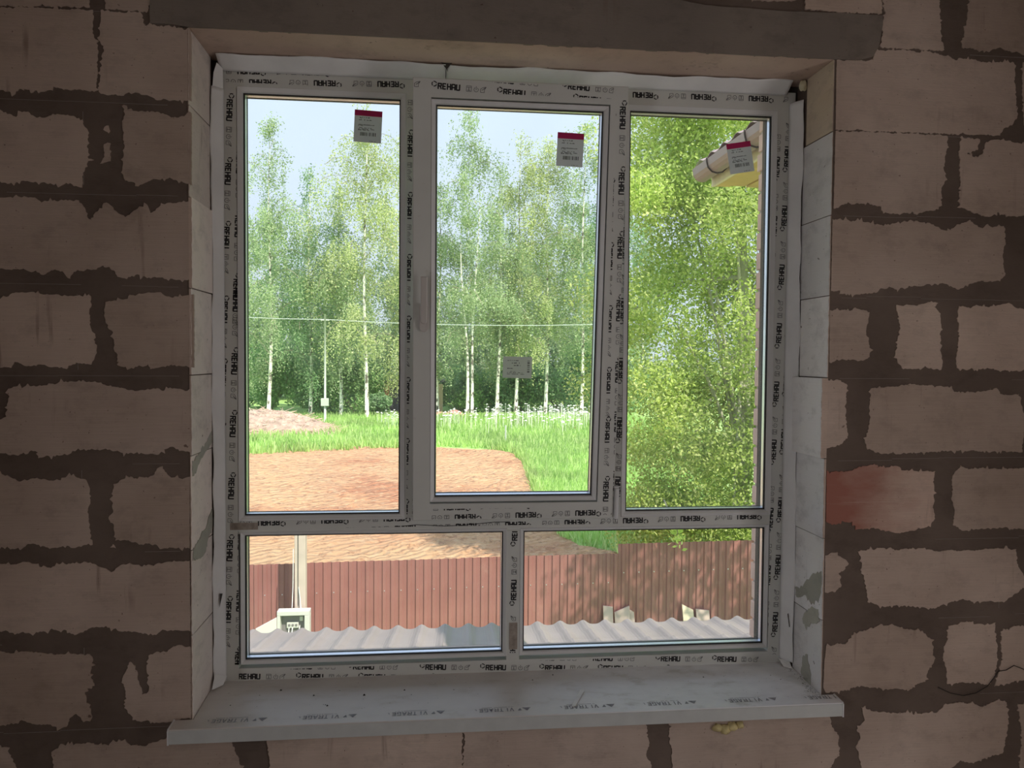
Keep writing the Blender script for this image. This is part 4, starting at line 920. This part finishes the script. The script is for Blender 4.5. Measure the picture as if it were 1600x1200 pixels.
for j in range(9):
    for i in range(19):
        a, b = i/18*2-1, j/8*2-1; V.append((2.1+a*2.3, 60.5+b*1.2, GZ+max(0,1-a*a)*max(0,1-b*b)*.55*(1+.2*math.sin(a*9))))
fast_mesh('gravel_heap', np.array(V), np.array([(j*19+i, j*19+i+1, (j+1)*19+i+1, (j+1)*19+i) for j in range(8) for i in range(18)]), mo, None, label='low pink gravel heap left of the forked birch', category='heap')

# ------------------------------------------------------------------ fence of profiled sheets
fmat, fn, fb = nodes('brown_painted_sheet')
c = ramp(fn, noise(fn, 2.2, 5), [(0.3, (.265,.108,.094)), (0.7, (.325,.142,.124))]); c = mix(fn, ramp(fn, noise(fn, 3.0, 7, (1,1,1), .75), [(0.0, 0), (0.60, 0), (0.75, .30)]), c, (.52,.33,.28))
fn.links.new(c, fb.inputs['Base Color']); fb.inputs['Roughness'].default_value = .42; fb.inputs['Specular IOR Level'].default_value = .4
fence = empty('corrugated_fence', (0, 8.45, GZ), label='long fence of reddish-brown corrugated metal sheets behind the lean-to roof', category='fence')
PT = .1146; DEP = .021
def sheet(x0, ribs, ztop):
    m = MB(); vs = []; o = len(m.v)
    prof = [(0, 0), (.047, 0), (.059, -DEP), (.1026, -DEP)]
    xs = [(x0 + i*PT + a, b) for i in range(ribs) for a, b in prof] + [(x0+ribs*PT, 0)]
    for x, d in xs:
        y = .0458*x + d; vs += [(x, y, 0.0), (x, y, ztop)]
    n = len(xs); fs = [(2*i, 2*i+2, 2*i+3, 2*i+1) for i in range(n-1)]
    vs2 = [(a, b+.0012, c_) for a, b, c_ in vs]
    m.add(vs+vs2, fs+[(2*n+b, 2*n+a, 2*n+d, 2*n+c_) for a, b, c_, d in fs]+[(2*i+1, 2*i+3, 2*n+2*i+3, 2*n+2*i+1) for i in range(n-1)])
    ob = m.obj('fence_sheet', fmat, fence)
    sc_ = MB()
    for i in range(0, ribs, 2):
        x = x0+i*PT+.083
        for zz in (ztop-.42, ztop-1.55): sc_.tube([(x, .0458*x-DEP-.001, zz), (x, .0458*x-DEP-.006, zz)], .008, 6)
    sc_.obj('screws', spacer_mat, ob, kind='stuff')
x = 3.366-PT*10*11
while x < 3.366-.01: sheet(x, 10, 2.0 - .008*((x*3) % 1)); x += PT*10
x = 3.366
while x < 6.5: sheet(x, 10, 2.132); x += PT*10
fr = MB()
for zz in (.42, 1.6): fr.add([(-9.3, -.0458*9.3+.02, zz), (6.6, .0458*6.6+.02, zz), (6.6, .0458*6.6+.06, zz), (-9.3, -.0458*9.3+.06, zz), (-9.3, -.0458*9.3+.02, zz+.04), (6.6, .0458*6.6+.02, zz+.04), (6.6, .0458*6.6+.06, zz+.04), (-9.3, -.0458*9.3+.06, zz+.04)], [(0,3,2,1),(4,5,6,7),(0,1,5,4),(1,2,6,5),(2,3,7,6),(3,0,4,7)])
fr.obj('rail', fmat, fence)
for k in range(7):
    x = -8.9+k*2.55; MB().box(x-.03, x+.03, .0458*x+.02, .0458*x+.08, 0, 1.95).obj('fence_post', fmat, fence)

# ------------------------------------------------------------------ power supply post and meter box
wood = plain('pale_timber', (.56,.46,.38), .8, var=.08, scale=6)  # one pale timber tone with slight variation
pp = empty('supply_post', (-1.057, 8.02, GZ), label='pale squared timber post standing before the fence with cables down it', category='post')
MB().box(-.070, .070, -.07, .07, 0, 2.62).obj('post_timber', wood, pp, bevel=.008)
cb = plain('white_cable', (.74,.72,.68), .6); cbk = plain('black_cable', (.03,.03,.03), .6)
MB().tube([(-.02,-.078,2.6),(-.022,-.078,1.9),(-.02,-.08,1.55)], .004, 5).obj('cable', cbk, pp)
MB().tube([(-.085,-.06,2.3),(-.088,-.075,1.8),(-.095,-.10,1.53)], .006, 5).obj('cable', cb, pp)
MB().tube([(-.015,-.08,1.80),(.005,-.09,1.66),(.02,-.12,1.53)], .006, 5).obj('cable', cb, pp)
wbx = plain('cream_white_box', (.60,.585,.53), .5, var=.03); inr = plain('grey_box_inside', (.20,.185,.18), .7)
bx = empty('meter_box', (-1.112, 7.80, -2.60), label='open white meter box with sockets on the timber post', category='box')
b = MB(); b.box(-.205,.207,-.03,.10,.475,.535); b.box(.142,.207,-.03,.10,-.25,.475); b.box(-.205,-.165,-.03,.10,-.25,.475); b.box(-.205,.207,.086,.10,-.25,.475)
b.obj('housing', wbx, bx, bevel=.006); MB().box(-.165,.142,.070,.085,-.25,.475).obj('back_plate', inr, bx)
d = MB().add([(-.207,-.03,.455),(-.43,-.20,.375),(-.43,-.20,-.25),(-.207,-.03,-.25),(-.215,-.015,.455),(-.438,-.185,.375),(-.438,-.185,-.25),(-.215,-.015,-.25)], [(0,3,2,1),(4,5,6,7),(0,1,5,4),(1,2,6,5),(2,3,7,6),(3,0,4,7)]); d.obj('box_door', wbx, bx)
so = MB().box(-.095,.055,.040,.069,.29,.365).obj('socket_strip', wbx, bx, bevel=.006)
for q in (-.062,-.018,.026): MB().tube([(q,.0395,.328),(q,.0350,.328)], .0165, 10).obj('socket', inr, so)
MB().box(.07,.11,.045,.069,.38,.44).obj('switch', wbx, bx)
for a, b_, c_ in ((-.062,-.13,.0), (-.018,-.03,.0), (.07,.02,.0)): MB().tube([(a,.05,.32),(a-.01,.02,.22),(b_,-.02,.12),(b_-.03,-.04,-.24)], .008, 5).obj('plug_cable', cb, bx)
MB().box(-.165,.142,-.028,.07,-.26,-.24).obj('box_floor', wbx, bx)
MB().box(-.06,.06,.10,.15,0,.4).obj('bracket', wbx, bx)
leg = MB(); leg.box(-.16,.16,-.05,.10,-1.0,-.26); leg.obj('stand', conc, bx)

# boards leaning at the fence
bw_ = plain('weathered_white_board', (.50,.38,.31), .85, var=.08, scale=8)
def leaning(x, w_, top, tilt, dx, label, mat=bw_, bend=False):
    o = empty('board', (x, 8.45+.0458*x-.42, GZ), label=label, category='board', group='boards leaning on the fence')
    m = MB(); y1 = .36
    m.add([(-w_/2,-.10,0),(w_/2,-.10,0),(w_/2+dx,y1,top-tilt),(-w_/2+dx,y1,top+tilt),(-w_/2,-.075,0),(w_/2,-.075,0),(w_/2+dx,y1+.025,top-tilt),(-w_/2+dx,y1+.025,top+tilt)], [(0,1,2,3),(7,6,5,4),(0,4,5,1),(1,5,6,2),(2,6,7,3),(3,7,4,0)])
    m.obj('plank', mat, o); return o
leaning(3.16, .14, 1.235, .01, .05, 'short pale board leaning on the fence, leftmost of three')
leaning(3.40, .22, 1.185, -.045, .02, 'wide pale board leaning on the fence, middle of three')
leaning(3.57, .10, 1.165, .03, -.02, 'narrow pale board leaning on the fence, rightmost of three')
yel = plain('cream_plank', (.66,.55,.38), .8)
leaning(4.40, .17, 1.175, .045, .02, 'cream plank end leaning on the fence near the brick corner', yel)
leaning(4.62, .20, 1.125, .012, .03, 'pale board end just right of the cream plank', bw_)

# ------------------------------------------------------------------ lean-to roof of embossed metal tiles below the window
rmat, rn, rb = nodes('grey_metal_tile')
c = ramp(rn, noise(rn, 1.6, 6), [(0.3, (.235,.198,.185)), (0.7, (.295,.252,.236))]); rn.links.new(c, rb.inputs['Base Color']); rb.inputs['Roughness'].default_value = .5; rb.inputs['Specular IOR Level'].default_value = .25
roof = empty('metal_tile_roof', (0, .62, -.36), label='pale grey metal-tile lean-to roof just below the window', category='roof')
EZ, EY, SL, SHY = -.922, 3.74, .165, .037
WP = .1833
for sidx in range(7):
    xa = -3.62+sidx*WP*6; vs = []; nx = 6*10; rows = []
    yy = EY
    while yy > .62: rows.append(yy); yy -= .35
    rows.append(.622); rows = rows[::-1]
    ys = []
    for k in range(len(rows)-1):
        ys += [(rows[k], 0.0), (rows[k+1], .016)] if k == 0 else [(rows[k]+.001, 0.0), (rows[k+1], .016)]
    for (y, up_) in ys:
        for i in range(nx+1):
            u = i/10.0; f = u % 1.0; wv = .5+.5*math.cos(2*math.pi*f); x = xa + i*WP/10 + SHY*(y-EY)
            z = EZ + SL*(EY-y) + .027*(wv**2.4) + up_*(.5+.5*wv)
            vs.append((x, y-.62, z+.36))
    R_ = len(ys); fs = [(j*(nx+1)+i, j*(nx+1)+i+1, (j+1)*(nx+1)+i+1, (j+1)*(nx+1)+i) for j in range(R_-1) for i in range(nx)]
    o = fast_mesh('roof_sheet', np.array(vs), np.array(fs), rmat, roof, smooth=False)
    s = o.modifiers.new('thick', 'SOLIDIFY'); s.thickness = .003; s.offset = 1
lw = plain('lean_to_timber', (.40,.30,.22), .8)
MB().add([(-3.5,0,-.19),(4.0,0,-.19),(4.0,2.95,-.68),(-3.5,2.95,-.68),(-3.5,0,-.16),(4.0,0,-.16),(4.0,2.95,-.655),(-3.5,2.95,-.655)], [(0,3,2,1),(4,5,6,7),(0,1,5,4),(1,2,6,5),(2,3,7,6),(3,0,4,7)]).obj('roof_deck', lw, roof)
for x in (-3.3, .2, 3.7): MB().box(x-.06, x+.06, 2.8, 2.92, -3.24, -.66).obj('roof_post', lw, roof)

# ------------------------------------------------------------------ facade: brick jamb beside the window
fbk = plain('pink_facing_brick', (.82,.55,.46), .85, var=.10, scale=14); fj = plain('pale_facing_mortar', (.50,.40,.36), .9)
fm = MB(); JX0, JX1 = -.02, 1.926
fm.box(XA-.15, JX0, .505, .612, GZ, 2.75); fm.box(JX1, 3.2, .505, .612, GZ, 2.75); fm.box(JX0, JX1, .505, .612, GZ, .13); fm.box(JX0, JX1, .505, .612, 2.20, 2.75)
fac = fm.obj('wall_facade', fj, kind='structure', label='outer facing wall of pink brick around the window', category='wall')
me_b = None
for k in range(29):
    z = .06+.075*k
    for s, X in ((1, JX1), (-1, JX0)):
        L = .25 if k % 2 else .12; j = rnd.uniform(-.003, .003); dy = rnd.uniform(0, .004)
        x0, x1 = (X-.006+j, X+L) if s > 0 else (X-L, X+.006+j)
        MB().box(x0, x1, .500, .6205+dy, z, z+.064).obj('brick', fbk, fac, bevel=.003)

# ------------------------------------------------------------------ eave with gutter on the wing of the house
ev = empty('eave', (2.34, .66, 2.25), label='roof eave with brown-grey gutter and yellow boarded soffit at the top right', category='eave')
def loc_box(name, mat, x0, x1, y0, y1, z0, z1, bevel=.0, lab=None):
    return MB().box(x0-2.34, x1-2.34, y0-.66, y1-.66, z0-2.25, z1-2.25).obj(name, mat, ev, bevel=bevel)
gut = plain('taupe_gutter', (.34,.235,.215), .4, var=.05); sof = plain('yellow_soffit_board', (.62,.42,.13), .7, var=.18, scale=5); fas = plain('pale_fascia', (.78,.66,.44), .7)
m = MB(); prof = []
for i in range(9):
    a = math.pi*(1+i/8); prof.append((2.278+.058*math.cos(a), 2.335+.058*math.sin(a)))
prof = [(2.217, 2.352)] + prof + [(2.336, 2.345)]
prof2 = [(x+.004*(1 if x < 2.278 else -1), z+.003) for x, z in prof][::-1]
PP = prof+prof2; n = len(PP); Y0, Y1 = .66, 2.245
m.add([(x-2.34, 0, z-2.25) for x, z in PP]+[(x-2.34, Y1-Y0, z-2.25) for x, z in PP], [(i, (i+1)%n, n+(i+1)%n, n+i) for i in range(n)])
m.obj('gutter', gut, ev)
m = MB(); n = len(prof); m.add([(x-2.34, Y1-Y0-.002, z-2.25) for x, z in prof]+[(x-2.34, Y1-Y0+.003, z-2.25) for x, z in prof], [tuple(range(n)), tuple(range(2*n-1, n-1, -1))]+[(i, n+i, n+(i+1)%n, (i+1)%n) for i in range(n)]); m.obj('gutter_end', gut, ev)
hkm = plain('dark_gutter_hook', (.06,.04,.035), .5)
for yy in (.95, 1.47, 2.00):
    P = [(2.217-.003, yy, 2.357)]+[(2.278+.063*math.cos(math.pi*(1+i/6)), yy, 2.335+.063*math.sin(math.pi*(1+i/6))) for i in range(6)]
    MB().tube([(a-2.34, b-.66, c_-2.25) for a, b, c_ in P], .0045, 5).obj('gutter_hook', hkm, ev)
loc_box('fascia', fas, 2.338, 2.358, .66, 2.25, 2.252, 2.37)
k = 0; x = 2.36
while x < 2.66:
    loc_box('soffit_board', sof, x, x+.089, .66, 2.25+.0, 2.256+.006*(k % 2), 2.272); x += .097; k += 1
# embossed sheet edge above the gutter
vs = []; n = 60
for j in range(2):
    for i in range(n+1):
        y = .66+i*(1.62/n); wv = .5+.5*math.cos(2*math.pi*(y/.1833)); vs.append((2.245-2.34+j*.50, y-.66, 2.372-2.25+.022*wv**1.6+j*.19))
o = fast_mesh('roof_sheet_edge', np.array(vs), np.array([(i, i+1, n+1+i+1, n+1+i) for i in range(n)]), gut, ev); s_ = o.modifiers.new('thick', 'SOLIDIFY'); s_.thickness = .004
loc_box('rafter_frame', lw, 2.37, 2.74, .66, 2.22, 2.275, 2.36)
